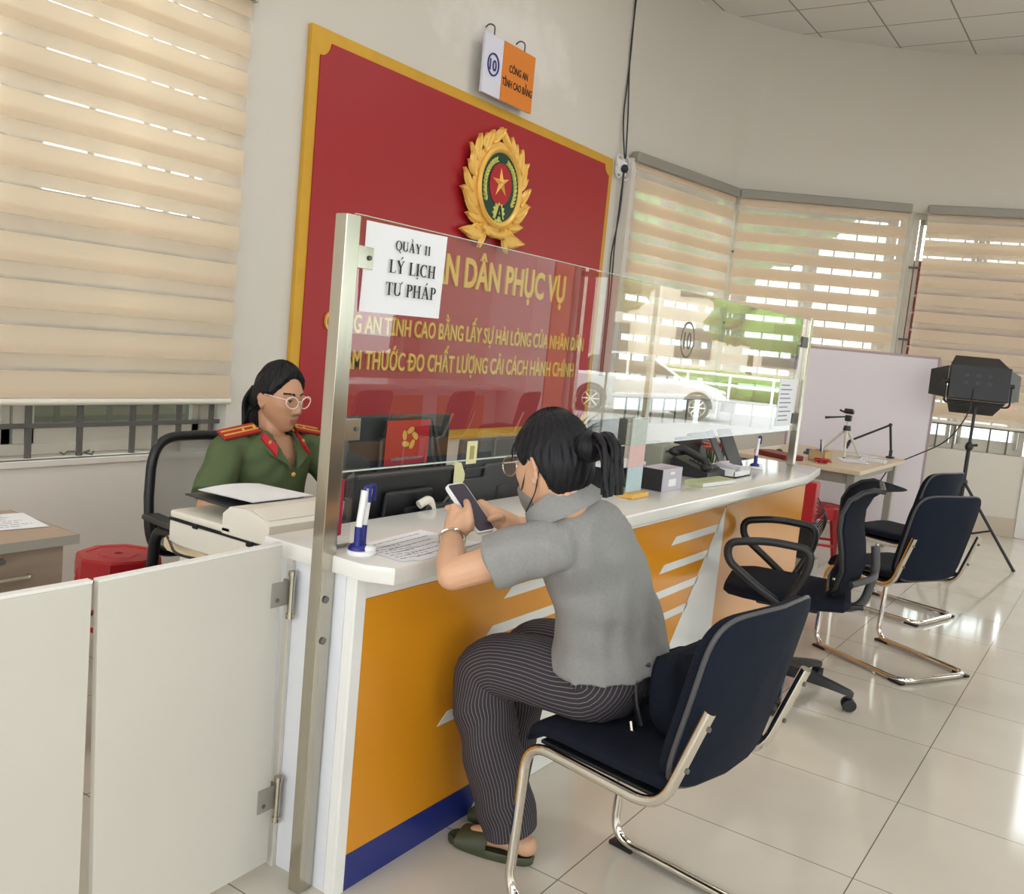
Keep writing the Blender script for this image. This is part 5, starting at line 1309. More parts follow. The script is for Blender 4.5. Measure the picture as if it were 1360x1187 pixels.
    for k in range(46):
        a = rd.uniform(-.9, .9); b_ = rd.uniform(-.5, 1); c0 = E(rd.uniform(-.02, .02), -.118, .03+rd.uniform(-.02, .02))
        d1 = E(.030*a, -.150-.016*rd.random(), .045+.02*b_); d2 = E(.036*a, -.168-.02*rd.random(), .008+.03*b_); d3 = E(.034*a, -.158-.022*rd.random(), -.035-.045*rd.random())
        mb.tube(rounded([c0, d1, d2, d3], .03, 4), [.009]*6+[.008]*3+[.003]*3 if False else .0065, 6)
    for k in range(16):
        a = R(rd.uniform(-70, 20)); mb.tube(rounded([E(.055*math.sin(a), .075*math.cos(a)*.9, .085), E(.066*math.sin(a), .102*math.cos(a)+.004, .062), E(.068*math.sin(a), .106*math.cos(a)+rd.uniform(0, .01), .03+rd.uniform(-.012, .012))], .02, 4), .0009, 5)
    obj('hair', mb, 'hair', t, angle=80)
    mb = MB(); mb.tube([E(.026*math.cos(a), -.112+.004*math.sin(a), .03+.026*math.sin(a)) for a in [2*PI*k/20 for k in range(20)]], .006, 8, closed=True); obj('hair_tie', mb, 'black', t)
    # face mask
    def mk(dx, dy, dz):
        p = head_pt(dx, dy, dz, False); az = math.degrees(math.atan2(abs(dx), dy)); top = -.30 if az < 30 else -.30-.28*(az-30)/50
        h = sstep(90, 76, az)*sstep(top+.05, top-.04, dz)*(1 if dz > -.97 else 0)
        q = p*1.065+V((0, .013*gs(dx, 0, .5)*gs(dz, -.5, .4), 0))
        return q*h+p*.88*(1-h)
    mb = MB(); head_bm(mb, HF, s, mk, 60, 90); obj('face_mask', mb, 'mask', t, angle=60)
    mb = MB()
    for sx in (-1, 1):
        mb.tube(rounded([E(sx*.062, .045, -.048), E(sx*.072, .012, .0), E(sx*.075, -.004, .028)], .02), .0017, 6)
        mb.tube(rounded([E(sx*.056, .042, -.098), E(sx*.070, -.008, -.055), E(sx*.078, -.03, -.01)], .02), .0017, 6)
    obj('mask_strap', mb, 'black', t)
    # glasses
    gl = thing('eyeglasses', 'thin round eyeglasses worn by the seated woman', 'glasses', E(0, .1, .014))
    mb = MB()
    for sx in (-1, 1):
        mb.tube([E(sx*.033+.025*math.cos(a), .110-.10*(sx*.033+.025*math.cos(a))**2*14, .010+.023*math.sin(a)) for a in [2*PI*k/28 for k in range(28)]], .0016, 8, closed=True)
        mb.tube([E(sx*.058, .098, .018), E(sx*.070, .05, .017), E(sx*.078, -.005, .018), E(sx*.077, -.025, .008)], .0016, 8)
    mb.tube(rounded([E(-.009, .110, .014), E(0, .114, .017), E(.009, .110, .014)], .004), .0015, 8); obj('frame', mb, 'chrome', gl)
    mb = MB()
    for sx in (-1, 1): mb.sheet([[E(sx*.033+.0245*math.cos(a)*q, .110-.10*(sx*.033+.0245*math.cos(a)*q)**2*14, .010+.0225*math.sin(a)*q) for a in [2*PI*k/28 for k in range(29)]] for q in (.02, 1)])
    obj('lens', mb, 'glass', gl)
    # top: torso, sleeves, collar
    mb = MB(); rings = []
    for c, a, b, tw in (((.478, -.453, .655), .186, .150, 0), ((.467, -.449, .72), .174, .130, -2), ((.437, -.442, .80), .164, .120, -4), ((.395, -.432, .885), .160, .115, -6), ((.335, -.430, .955), .165, .105, -9), ((.30, -.430, .997), .155, .094, -14), ((.272, -.425, 1.026), .115, .092, -22), ((.246, -.410, 1.044), .088, .084, -34), ((.229, -.400, 1.064), .077, .079, -42)):
        c = V(c); tilt = Matrix.Rotation(R(-13), 3, 'Y') @ Matrix.Rotation(R(tw), 3, 'X')
        rings.append([c+tilt @ V((a*math.cos(2*PI*j/40), b*math.sin(2*PI*j/40), 0)) for j in range(40)])
    mb.loft(rings)
    mb.limb([(.27, -.44, .985), SL+V((.01, 0, .0))], [.070, .064])
    mb.limb([(.35, -.43, .985), SR], [.070, .064])
    for S_, E_ in ((SL, EL), (SR, ER)):
        a = S_; b = S_.lerp(E_, .62); mb.tube([S_-(E_-S_)*.12, S_, S_.lerp(E_, .3), b], [.055, .064, .068, .071], 24)
    me = remesh(mb, .0062, 4)
    # soft folds
    for v in me.vertices:
        w = v.co; f = math.sin(w.z*46+w.x*25+4*mnoise.noise(w*6))*.0030+math.sin((w.x-w.y)*60+w.z*20+5*mnoise.noise(w*5))*.0020+.006*mnoise.noise(w*11)
        v.co += v.normal*f
    sh = mobj('grey_top', me, 'greyshirt', t)
    mb = MB(); 
    rings = []
    for r_, z_, k in ((.078, -.016, 1.), (.073, .024, .98), (.077, .029, 1.0), (.094, -.012, 1.04), (.089, -.024, 1.03)):
        tilt = Matrix.Rotation(R(-13), 3, 'Y') @ Matrix.Rotation(R(-42), 3, 'X'); c = V((.224, -.400, 1.068))
        rings.append([c+tilt @ V((r_*k*math.cos(a), r_*.98*math.sin(a)*(1.06 if math.sin(a) > 0 or r_ < .08 else 1.14), z_-(.026*max(0, -math.sin(a)) if r_ > .08 else 0))) for a in [2*PI*j/36 for j in range(36)]])
    mb.loft(rings, cap=False, closed=True); obj('collar', mb, 'greyshirt', t, angle=60)
    # pinstripe trousers, one striped tube for each leg joined at the seat
    mb = MB()
    L_ = [((.46, -.465, .70), .085), ((.44, -.478, .635), .106), ((.425, -.455, .575), .112), ((.410, -.37, .563), .106), ((.382, -.27, .575), .097), ((.362, -.19, .577), .088), ((.358, -.148, .548), .084), ((.355, -.142, .47), .085), ((.38, -.165, .36), .083), ((.408, -.195, .22), .083), ((.437, -.224, .095), .081)]
    Rr = [((.515, -.465, .70), .085), ((.54, -.478, .635), .106), ((.56, -.455, .575), .112), ((.57, -.37, .563), .106), ((.575, -.27, .575), .095), ((.575, -.19, .57), .09), ((.57, -.145, .54), .087), ((.565, -.135, .47), .082), ((.56, -.13, .36), .074), ((.55, -.13, .22), .068), ((.545, -.13, .10), .062)]
    for leg in (L_, Rr):
        pts = [V(p) for p, r_ in leg]; rr = [r_ for p, r_ in leg]
        P2 = []; R2 = []
        for i in range(len(pts)-1):
            for k in range(5): P2.append(pts[i].lerp(pts[i+1], k/5)); R2.append(rr[i]+(rr[i+1]-rr[i])*k/5)
        P2.append(pts[-1]); R2.append(rr[-1])
        for _ in range(3): P2 = [P2[0]]+[(P2[i-1]+P2[i]*2+P2[i+1])/4 for i in range(1, len(P2)-1)]+[P2[-1]]
        mb.tube(P2, R2, 40, uvs=True)
    for v in mb.bm.verts:
        w = v.co; k = .006*mnoise.noise(w*9)+.004*math.sin(w.z*40+w.y*30+3*mnoise.noise(w*7)); d = V((w.x-.49, w.y+.3, 0)); v.co += d.normalized()*k if d.length > .01 else V()
        if v.co.z < .53 and v.co.y > -.012: v.co.y = -.012
        if v.co.y > -.008: v.co.y = -.008
        if .38 < v.co.z < .5125 and v.co.y < -.25: v.co.z = .5125
    obj('trousers', mb, 'stripe', t, angle=70)
    mb = MB()
    rings = [[V((.495+a*math.cos(2*PI*j/40), y0+b*math.sin(2*PI*j/40), z)) for j in range(40)] for a, b, z, y0 in ((.178, .135, .58, -.445), (.178, .132, .63, -.448), (.165, .12, .69, -.448), (.15, .11, .74, -.448))]
    for k in range(6): pass
    mb.loft(rings, uvs=True)
    obj('waistband', mb, 'stripe', t, angle=60)
    # bracelet
    ax = (WL-EL).normalized(); u_ = ax.cross(V((0, 0, 1))).normalized(); w_ = ax.cross(u_)
    c = EL.lerp(WL, .86); mb = MB(); mb.tube([c+u_*.034*math.cos(a)+w_*.033*math.sin(a)+ax*.004*math.sin(a) for a in [2*PI*k/28 for k in range(28)]], .003, 8, closed=True)
    single('bracelet', mb, 'chrome', 'thin silver bracelet on the wrist of the seated woman', 'bracelet')
    # sandals
    for lab, h_, to in (('olive green rubber sandal on the visible foot of the seated woman', V((.456, -.298, 0)), V((.402, -.045, 0))), ('olive green rubber sandal on the far foot, behind the striped trouser leg', V((.556, -.20, 0)), V((.55, -.006, 0)))):
        d = (to-h_).normalized(); n_ = V((d.y, -d.x, 0)); L2 = (to-h_).length
        st = thing('sandal', lab, 'sandal', h_.lerp(to, .5), 0, 'pair of sandals')
        def ring(z, k): return [h_+d*(L2*.5+L2*.5*k*math.cos(a))+n_*(k*(.042+.006*math.cos(a))*math.sin(a)*(abs(math.sin(a))**-.25 if abs(math.sin(a)) > .01 else 1))+V((0, 0, z)) for a in [2*PI*j/32 for j in range(32)]]
        mb = MB(); mb.loft([ring(.001, .95), ring(.006, 1.), ring(.022, 1.02), ring(.026, .97), ring(.020, .9)]); obj('sole', mb, 'sandal', st, angle=60)
        mb = MB(); rows = []
        for k in range(7):
            u = .50+.36*k/6; cc = h_+d*(L2*u); hw = .046+.001*k
            rows.append([cc+n_*(hw*math.cos(a))+V((0, 0, .018+(.056-.004*k)*math.sin(a)**.8)) for a in [PI*j/14 for j in range(15)]])
        rows2 = [[p-V((0, 0, .005))-(p-(h_+d*(L2*(.50+.36*i/6)))).normalized()*.003 for p in r_] for i, r_ in enumerate(rows)]
        mb.loft([a+b[::-1] for a, b in zip(rows, rows2)]); obj('strap', mb, 'sandal', st, angle=60)
    # phone
    pt = thing('mobile_phone', 'mobile phone with a white case in the hands of the seated woman', 'phone', Pc)
    pf_ = frame(Pc, px, pu, pn)
    mb = MB(); mb.m = pf_; rr = [tuple(p[:2]) for p in rounded([(-.039, -.08, 0), (.039, -.08, 0), (.039, .08, 0), (-.039, .08, 0)], .013, 6, True)]
    mb.prism(rr, -.006, .005, .0015); obj('case', mb, 'whiteplastic', pt)
    mb = MB(); mb.m = pf_; rr = [tuple(p[:2]) for p in rounded([(-.0355, -.0765, 0), (.0355, -.0765, 0), (.0355, .0765, 0), (-.0355, .0765, 0)], .011, 6, True)]
    mb.prism(rr, .0051, .0058); obj('screen', mb, M.setdefault('phonescreen', mat('phone_screen', srgb(66, 62, 76), .12)), pt)
woman()
# backpack behind her
t = thing('backpack', 'small black backpack wedged between the seated woman and the chair back', 'bag', (.56, -.655, .515))
mb = MB(); rot = Matrix.Rotation(R(-16), 3, 'X') @ Matrix.Rotation(R(-8.6), 3, 'Z')
c = V((.545, -.655, .605)); rings = []
for k in range(11):
    u = k/10; z = -.095+.19*u; a = .145*(.80+.25*math.sin(PI*min(1, u*.9+.12)))*(1 if u < .95 else .85); b = .058*(.85+.2*math.sin(PI*u))*(1-.25*u)
    rings.append([c+rot @ V((a*abs(math.cos(q))**.6*(1 if math.cos(q) > 0 else -1), b*abs(math.sin(q))**.7*(1 if math.sin(q) > 0 else -1), z+.006*math.sin(5*q))) for q in [2*PI*j/36 for j in range(36)]])
mb.loft(rings)
for v in mb.bm.verts:
    v.co += mnoise.noise_vector(v.co*12)*.008
    if v.co.z < .514: v.co.z = .514
obj('bag_body', mb, 'blackfab', t, angle=60)
mb = MB(); mb.tube(rounded([c+rot @ V(p) for p in ((-.12, .03, .085), (-.15, .05, .09), (-.16, .06, .01), (-.15, .06, -.06))], .03), .012, 8, flat=.5); obj('strap', mb, 'black', t)
mb = MB(); mb.tube([c+rot @ V((-.158, .082, -.05)), c+rot @ V((-.162, .08, -.085))], .007, 8); obj('strap_end', mb, 'chrome', t)

# ------------------------------------------------------------------ officer
def officer():
    t = thing('person', 'officer in a green uniform shirt with clear-framed glasses, seated at the desk', 'person', (.73, 1.22, 0))
    s = 1.04
    HF = person_frame((.775, 1.205, 1.135), (.06, -1, -.16), (0, -.16, 1))
    E = lambda x, y, z: HF @ (V((x, y, z))*s)
    mb = MB(); head_bm(mb, HF, s, head_pt); add_ears(mb, HF, s)
    mb.limb([E(0, -.03, -.05), (.765, 1.225, 1.0), (.75, 1.235, .94)], [.052, .05, .07])
    rings = []
    for z, a, b in ((.52, .15, .105), (.70, .14, .10), (.84, .165, .112), (.92, .18, .102), (.965, .165, .08), (.995, .10, .066)):
        rings.append([V((.745+a*math.cos(2*PI*j/36), 1.225+b*math.sin(2*PI*j/36), z)) for j in range(36)])
    mb.loft(rings)
    SR_, ER_, WR_ = V((.555, 1.22, .945)), V((.41, 1.13, .765)), V((.60, .97, .775))
    SL_, EL_, WL_ = V((.935, 1.22, .945)), V((1.02, 1.03, .775)), V((.82, .80, .775))
    for S_, E_, W_ in ((SR_, ER_, WR_), (SL_, EL_, WL_)):
        mb.limb([S_, S_.lerp(E_, .5), E_], [.052, .046, .038]); mb.limb([E_, E_.lerp(W_, .35), W_], [.039, .038, .026])
        d = (W_-E_).normalized() if W_ is WR_ else V((-.45, -.9, 0)).normalized(); n_ = V((d.y, -d.x, 0)); h0 = W_+d*.02
        mb.limb([W_, W_+d*.05, W_+d*.085], [.026, .029, .024]); 
        for k in range(4):
            b0 = W_+d*.085+n_*(.027-.018*k)+V((0, 0, .004)); L2 = [.066, .076, .072, .058][k]
            finger(mb, [b0, b0+d*L2*.4+V((0, 0, .008)), b0+d*L2*.75+V((0, 0, -.004)), b0+d*L2+V((0, 0, -.02))], .0088)
        sg = 1 if W_ is WR_ else -1
        finger(mb, [W_+d*.025-n_*.02*(-1 if sg > 0 else 1)*-1, W_+d*.05-n_*.042*sg*-1*-1, W_+d*.085-n_*.045*sg], .0098)
    for x, k in ((.66, .62), (.84, .88)):
        mb.limb([(x, 1.22, .52), (x-.01, .95, .53), (k, .84, .50)], [.09, .08, .062]); mb.limb([(k, .84, .50), (k, .88, .3), (k, .90, .09)], [.058, .055, .04]); mb.limb([(k, .93, .045), (k, .78, .035)], [.036, .032])
    me = remesh(mb, .0042, 3)
    mobj('body', me, ['skin_tan', 'lip', 'hair'], t); face_mats(me, HF, s, ROOT[t])
    # eyes
    for sx in (-1, 1):
        mb = MB(); c = E(sx*.031, .070, .015); mb.ball(c, .0125*s, n=12); ey = obj('eye', mb, 'whiteplastic', t)
        mb = MB(); mb.ball(c+HF.to_3x3() @ V((0, .0078, -.0035)), .0062, n=10); obj('iris', mb, 'black', ey)
        mb = MB()
        rows = [[c+HF.to_3x3() @ (V((.0148*math.sin(a)*1.05, .0142*math.cos(a)*math.cos(b_), .0142*math.cos(a)*math.sin(b_)))*s) for a in [R(-75+10*k) for k in range(16)]] for b_ in [R(-2+12*q) for q in range(8)]]
        mb.sheet(rows); obj('eyelid', mb, 'skin_tan', t)
        mb = MB(); mb.tube(rows[0][2:14], .0017, 6); obj('eyelash', mb, 'black', t)
    # hair
    mb = MB(); head_bm(mb, HF, s, hair_fn([(0, .84), (22, .80), (42, .66), (60, .42), (74, .20), (92, .16), (104, .02), (118, -.30), (140, -.5), (180, -.55)], .017), 90, 120)
    rd = random.Random(8)
    mb.ball(E(.0, -.10, -.02), .05, .035, .055, 12)
    for k in range(26):
        a = rd.uniform(-1, 1); mb.tube(rounded([E(.04*a, -.10, .02), E(.05*a+.0, -.13, -.04), E(.05*a, -.115, -.10), E(.055*a, -.10, -.135-.02*rd.random())], .03, 3), .0075, 6)
    for k in range(10):
        mb.tube(rounded([E(.07, -.03, -.02), E(.086+rd.uniform(0, .01), -.05, -.06), E(.085+rd.uniform(-.01, .02), -.06, -.115)], .02, 3), .0015, 5)
    obj('hair', mb, 'hair', t, angle=80)
    gl = thing('eyeglasses', 'clear pink-framed eyeglasses worn by the officer', 'glasses', E(0, .1, .012))
    mb = MB()
    for sx in (-1, 1):
        mb.tube([E(sx*(.034+.027*math.cos(a)), .100-.9*(.034+.027*math.cos(a))**2*2.2, .010+.0215*math.sin(a)+.004*math.cos(a)) for a in [2*PI*k/28 for k in range(28)]], .0026, 8, closed=True)
        mb.tube([E(sx*.060, .092, .020), E(sx*.073, .05, .020), E(sx*.078, -.01, .018)], .0022, 8)
    mb.tube(rounded([E(-.009, .099, .013), E(0, .104, .017), E(.009, .099, .013)], .004), .0022, 8); obj('frame', mb, 'clearplastic', gl)
    mb = MB()
    for sx in (-1, 1): mb.sheet([[E(sx*(.034+.026*math.cos(a)*q), .100-.9*(.034+.026*math.cos(a)*q)**2*2.2, .010+.0205*math.sin(a)*q+.004*math.cos(a)*q) for a in [2*PI*k/28 for k in range(29)]] for q in (.02, 1)])
    obj('lens', mb, 'glass', gl)
    # uniform shirt with open collar
    mb = MB(); rings = []
    for z, a, b in ((.56, .165, .128), (.70, .158, .122), (.84, .182, .135), (.92, .20, .122), (.965, .185, .098), (.998, .115, .080), (1.012, .07, .066)):
        rings.append([V((.745+a*math.cos(2*PI*j/40), 1.225+b*math.sin(2*PI*j/40), z)) for j in range(40)])
    mb.loft(rings)
    for S_, E_ in ((SR_, ER_), (SL_, EL_)):
        i_ = V((.745+(S_.x-.745)*.72, 1.222, .94)); mb.limb([i_, S_], [.068, .064]); mb.tube([S_-(E_-S_)*.1, S_, S_.lerp(E_, .4), S_.lerp(E_, .86)], [.055, .064, .067, .071], 24)
    me = remesh(mb, .0055, 5)
    for v in me.vertices:
        w = v.co; v.co += v.normal*(math.sin(w.z*38+w.x*34+4*mnoise.noise(w*7))*.0024+.0018*math.sin((w.x*.7-w.z)*70+5*mnoise.noise(w*5)))
    bm = bmesh.new(); bm.from_mesh(me); kill = []
    for f in bm.faces:
        c = f.calc_center_median()
        if c.y < 1.235 and c.z > .872 and abs(c.x-.758) < .010+(c.z-.872)*.33: kill.append(f)
        elif c.z > .985 and (c.x-.755)**2+(c.y-1.225)**2 < .062**2: kill.append(f)
    bmesh.ops.delete(bm, geom=kill, context='FACES'); bm.to_mesh(me); bm.free()
    mobj('uniform_shirt', me, 'khaki', t)
    for sx in (-1, 1):
        # lapel collar
        n_ = [V((.755+sx*.058, 1.245, 1.022)), V((.755+sx*.070, 1.19, 1.012)), V((.757+sx*.055, 1.135, .975)), V((.758+sx*.012, 1.082, .878))]
        o_ = [V((.755+sx*.072, 1.25, .985)), V((.755+sx*.098, 1.175, .982)), V((.757+sx*.098, 1.112, .935)), V((.758+sx*.045, 1.085, .905))]
        mb = MB(); up = V((0, -.007, .006))
        mb.loft([[a+up, b+up*.7, b+up*.2, a] for a, b in zip(n_, o_)]); cl = obj('collar', mb, 'khaki', t, angle=60)
        mb = MB(); a0, a1, b1, b0 = n_[1].lerp(o_[1], .32), n_[1].lerp(o_[1], 1.02), n_[2].lerp(o_[2], 1.02)+(o_[3]-o_[2])*.28, n_[2].lerp(o_[2], .32)+(o_[3]-o_[2])*.1
        u2 = V((0, -.018, .011)); mb.loft([[a0+u2, a1+u2, a1+u2*.3, a0+u2*.3], [b0+u2, b1+u2, b1+u2*.3, b0+u2*.3]]); tb = obj('collar_tab', mb, 'gripred', cl)
        mb = MB(); cc = (a0+a1+b0+b1)/4+u2*1.05; mb.ball(cc, .008, .003, .008, 8); obj('badge', mb, 'goldtext', tb)
        # shoulder board
        a = V((.755+sx*.088, 1.200, 1.024)); b = V((.745+sx*.238, 1.200, 1.000)); ax = (b-a).normalized(); up_ = V((-ax.z, 0, ax.x)); up_ = up_ if up_.z > 0 else -up_
        ef_ = frame((a+b)/2, ax, V((0, 1, 0)) if ax.x > 0 else V((0, -1, 0)), up_); L2 = (b-a).length
        mb = MB(); mb.m = ef_ @ Matrix.Rotation(R(28 if ax.x > 0 else -28), 4, 'X'); mb.box(-L2/2, L2/2, -.028, .028, -.004, .008, .003); ep = obj('shoulder_board', mb, 'epred', t)
        mb = MB(); mb.m = ef_ @ Matrix.Rotation(R(28 if ax.x > 0 else -28), 4, 'X')
        for y in (-.014, .007): mb.box(-L2/2+.004, L2/2-.004, y, y+.007, .0081, .0092)
        mb.lathe([(.0, .0062), (.009, .0062), (.0, .012)], (-L2*.1, 0, 0), 10); mb.lathe([(0, .0062), (.008, .0062), (.006, .011), (0, .012)], (-L2/2+.014, 0, 0), 12); obj('gold_stripe', mb, 'goldtext', ep)
    for z, y in ((.860, 1.083), (.775, 1.094)):
        mb = MB(); mb.ball((.758, y, z), .009, .006, .009, 10); obj('button', mb, 'goldtext', t)
    mb = MB()
    for x, k in ((.66, .62), (.84, .88)):
        mb.tube([(x, 1.29, .53), (x, 1.18, .535), (x-.01, 1.0, .535), (k, .87, .52), (k, .84, .45), (k, .88, .28), (k, .90, .06)], [.10, .11, .098, .085, .078, .075, .07], 24)
    for v in mb.bm.verts:
        if v.co.z < .4645 and v.co.y > .96: v.co.z = .4645
    obj('trousers', mb, 'khaki', t, angle=60)
    for k in (.62, .88):
        mb = MB(); mb.limb([(k, .95, .046), (k, .86, .046), (k, .76, .038)], [.045, .046, .037])
        for v in mb.bm.verts: v.co.z = max(v.co.z, .001)
        obj('shoe', mb, 'black', t)
officer()
# ================================================================== OPPOSITE COUNTER (seen mirrored in the glass)
for i, (x0, x1) in enumerate(((3.3, 4.7), (4.7, 6.1), (6.1, 7.2))):
    t = thing('counter_cabinet', ['orange cabinet of the opposite counter, mirrored nearest the steel post', 'orange cabinet of the opposite counter, mirrored in the middle of the glass', 'orange cabinet of the opposite counter, mirrored beside the orange pillar'][i], 'counter', ((x0+x1)/2, -4.8, 0), 0, 'cabinets of the opposite counter')
    mb = MB(); mb.box(x0, x1, -5.1, -4.512, 0, .83); obj('carcass', mb, 'white_lam', t)
    mb = MB(); mb.box(x0+.01, x1-.25, -4.5115, -4.50, .1, .76); obj('front_panel', mb, 'orange', t)
    mb = MB(); mb.box(x1-.249, x1-.01, -4.5115, -4.50, .1, .76); obj('white_panel', mb, 'logo_white', t)
    mb = MB(); mb.box(x0+.01, x1-.01, -4.5115, -4.50, 0, .0995); obj('kick_plate', mb, 'blue', t)
mb = MB(); mb.box(3.25, 7.24, -5.15, -4.40, .831, .88, .005); single('worktop', mb, 'stone', 'white worktop of the opposite orange counter', 'worktop')
t = thing('potted_plant', 'bushy dark plant in a pot beside the orange pillar, mirrored in the glass', 'plant', (7.75, -3.75, 0))
mb = MB(); mb.lathe([(0, 0), (.14, 0), (.18, .34), (.16, .34), (.15, .3), (0, .3)], (7.75, -3.75, 0)); obj('pot', mb, 'redplastic', t)
mb = MB(); rd = random.Random(9)
for k in range(70):
    a = rd.uniform(0, 2*PI); el = rd.uniform(.2, 1.4); c = V((7.75, -3.75, .32)); d = V((math.cos(a)*math.cos(el), math.sin(a)*math.cos(el), math.sin(el))); L_ = rd.uniform(.3, .6); n_ = d.cross(V((0, 0, 1))).normalized()*.025
    m_ = c+d*L_*.6; e_ = c+d*L_+V((0, 0, -.06)); mb.loft([[c, c+n_*.1, c-n_*.1], [m_+V((0, 0, .01)), m_+n_, m_-n_], [e_+V((0, 0, .002)), e_+n_*.1, e_-n_*.1]])
obj('foliage', mb, 'leaf', t)

# ================================================================== OUTDOORS
GZ = -.10
mb = MB(); mb.box(-60, 120, -90, 80, GZ-.2, GZ); struct('ground', mb, 'road')
def car(label, loc, rz, paint):
    t = thing('car', label, 'car', (0, 0, 0))
    def sec(x, zlo, zsh, ztop, w, wt):   # half section ring of the body at station x
        return [V((x, -w*.92, zlo)), V((x, -w, zlo+.18)), V((x, -w*.99, zsh-.08)), V((x, -w*.93, zsh)), V((x, -wt, ztop)), V((x, wt, ztop)), V((x, w*.93, zsh)), V((x, w*.99, zsh-.08)), V((x, w, zlo+.18)), V((x, w*.92, zlo))]
    body = [(-2.05, .36, .72, .73, .72, .6), (-2.0, .24, .86, .88, .80, .66), (-1.7, .2, .96, .98, .86, .70), (-.9, .18, .96, .98, .87, .72), (.4, .18, .93, .95, .87, .72), (.8, .18, .92, .95, .87, .72), (1.4, .19, .84, .90, .86, .68), (1.85, .22, .74, .80, .82, .62), (2.08, .3, .62, .66, .70, .55), (2.12, .38, .56, .58, .62, .5)]
    mb = MB(); mb.loft([sec(*b) for b in body]); 
    es = [e for e in mb.bm.edges if abs((e.verts[0].co-e.verts[1].co).x) > .05]
    obj('body', mb, paint, t, local=True, angle=25)
    cab = [(-1.75, .95, .97, .78, .70), (-1.25, .95, 1.40, .80, .58), (-.4, .95, 1.47, .80, .60), (.15, .94, 1.42, .80, .58), (.95, .92, .95, .78, .66)]
    mb = MB(); mb.loft([[V((x, -w, z0)), V((x, -wt, z1)), V((x, wt, z1)), V((x, w, z0))] for x, z0, z1, w, wt in cab]); obj('cabin_glass', mb, 'carglass', t, local=True)
    mb = MB(); mb.loft([[V((x, -wt-.01, z1-.03)), V((x, -wt, z1+.015)), V((x, wt, z1+.015)), V((x, wt+.01, z1-.03))] for x, z0, z1, w, wt in cab[1:4]])
    for s in (-1, 1):
        for (a, b) in ((0, 1), (2, 2), (4, 3)):
            ca, cb = cab[a], cab[b]; xm = ca[0] if a != 2 else -.42
            mb.tube([(xm, s*ca[3], ca[1]), (cb[0], s*(cb[4]+.005), cb[2])], .035, 8)
    obj('roof', mb, paint, t, local=True)
    for x in (-1.25, 1.32):
        for s in (-1, 1):
            mb = MB(); mb.tube([(x, s*.70, .31), (x, s*.885, .31)], .315, 28); w_ = obj('wheel', mb, 'rubber', t, local=True)
            mb = MB()
            for k in range(8):
                a = 2*PI*k/8; mb.tube([(x, s*.888, .31), (x+.2*math.cos(a), s*.889, .31+.2*math.sin(a))], .022, 6)
            mb.tube([(x+.205*math.cos(2*PI*k/24), s*.888, .31+.205*math.sin(2*PI*k/24)) for k in range(24)], .02, 6, closed=True); obj('rim', mb, 'chrome', w_, local=True)
            mb = MB(); mb.tube([(x+.355*math.cos(a), s*.868, .31+.355*math.sin(a)) for a in [PI*k/14 for k in range(15)]], .03, 6); obj('wheel_arch', mb, 'rubber', t, local=True)
    for s in (-1, 1):
        mb = MB(); mb.ball((1.92, s*.60, .70), .17, .13, .07, 10); obj('headlight', mb, 'signwhite', t, local=True)
        mb = MB(); mb.ball((-1.97, s*.68, .80), .08, .12, .07, 10); obj('tail_light', mb, 'redplastic', t, local=True)
        mb = MB(); mb.ball((.72, s*.98, .98), .07, .1, .06, 8); obj('mirror', mb, paint, t, local=True)
        mb = MB(); mb.ball((2.02, s*.55, .42), .08, .1, .06, 8); obj('fog_light', mb, 'darkgrey', t, local=True)
    mb = MB(); mb.box(2.06, 2.13, -.38, .38, .36, .56, .03); obj('grille', mb, 'black', t, local=True)
    t.location = loc; t.rotation_euler = (0, 0, rz); return t
cw = car('white car parked in the street, mirrored at the right of the glass screen', (18.8, -8.5, GZ), math.atan2(1.6, 1.3), 'carwhite')
dup(cw, (17.6, -13.0, GZ), math.atan2(1.6, 1.5), 'white car mirrored beside the orange pillar in the glass')
cr_ = car('red car parked in the street seen under the far blind', (36, .5, GZ), R(80), 'carred')
def tree(label, x, y, h, r, leafm, seed):
    t = thing('tree', label, 'tree', (x, y, GZ), 0, 'street trees'); rd = random.Random(seed)
    mb = MB(); mb.tube([(x, y, GZ), (x+.1, y, h*.3), (x, y+.1, h*.6)], [.2, .15, .1], 10); obj('trunk', mb, 'bark', t)
    mb = MB()
    for k in range(16):
        a = rd.uniform(0, 2*PI); q = r*rd.uniform(.1, .8); s = r*rd.uniform(.3, .5)
        n0 = len(mb.bm.verts); c = V((x+q*math.cos(a), y+q*math.sin(a), h*rd.uniform(.5, .95))); mb.ball(c, s, s, s*.8, 9)
        for v in list(mb.bm.verts)[n0:]: v.co = c+(v.co-c)*(1+.35*mnoise.noise(v.co*2.3))
    obj('crown', mb, leafm, t)
for i, (x, y, h, r, m_, lb) in enumerate((
    (46, -8, 8, 4, 'leafyellow', 'yellow-green street tree mirrored above the white car'), (42, -24, 8.5, 4.5, 'leafyellow', 'yellow-green street tree mirrored left of the number decal'),
    (25, -22, 8, 4, 'leaf', 'green street tree mirrored near the orange pillar'), (16, 12, 7, 3, 'leaf', 'green tree outside the blind nearest the red board'),
    (18, 6, 7, 3, 'leaf', 'green tree outside the blind of the middle bay'), (21, -2.5, 5, 2, 'leafyellow', 'small tree outside the far blind'), (50, -17, 6, 3.5, 'leaf', 'dark green tree beyond the mirrored hedge'))):
    tree(lb, x, y, h, r, m_, 20+i)
mb = MB()
P = [[V((30+1.5*i+.3*mnoise.noise(V((i, j, 3))), -18+1.2*i, 0))+V((0, 0, GZ+.25*j)) for i in range(2)] for j in range(2)]
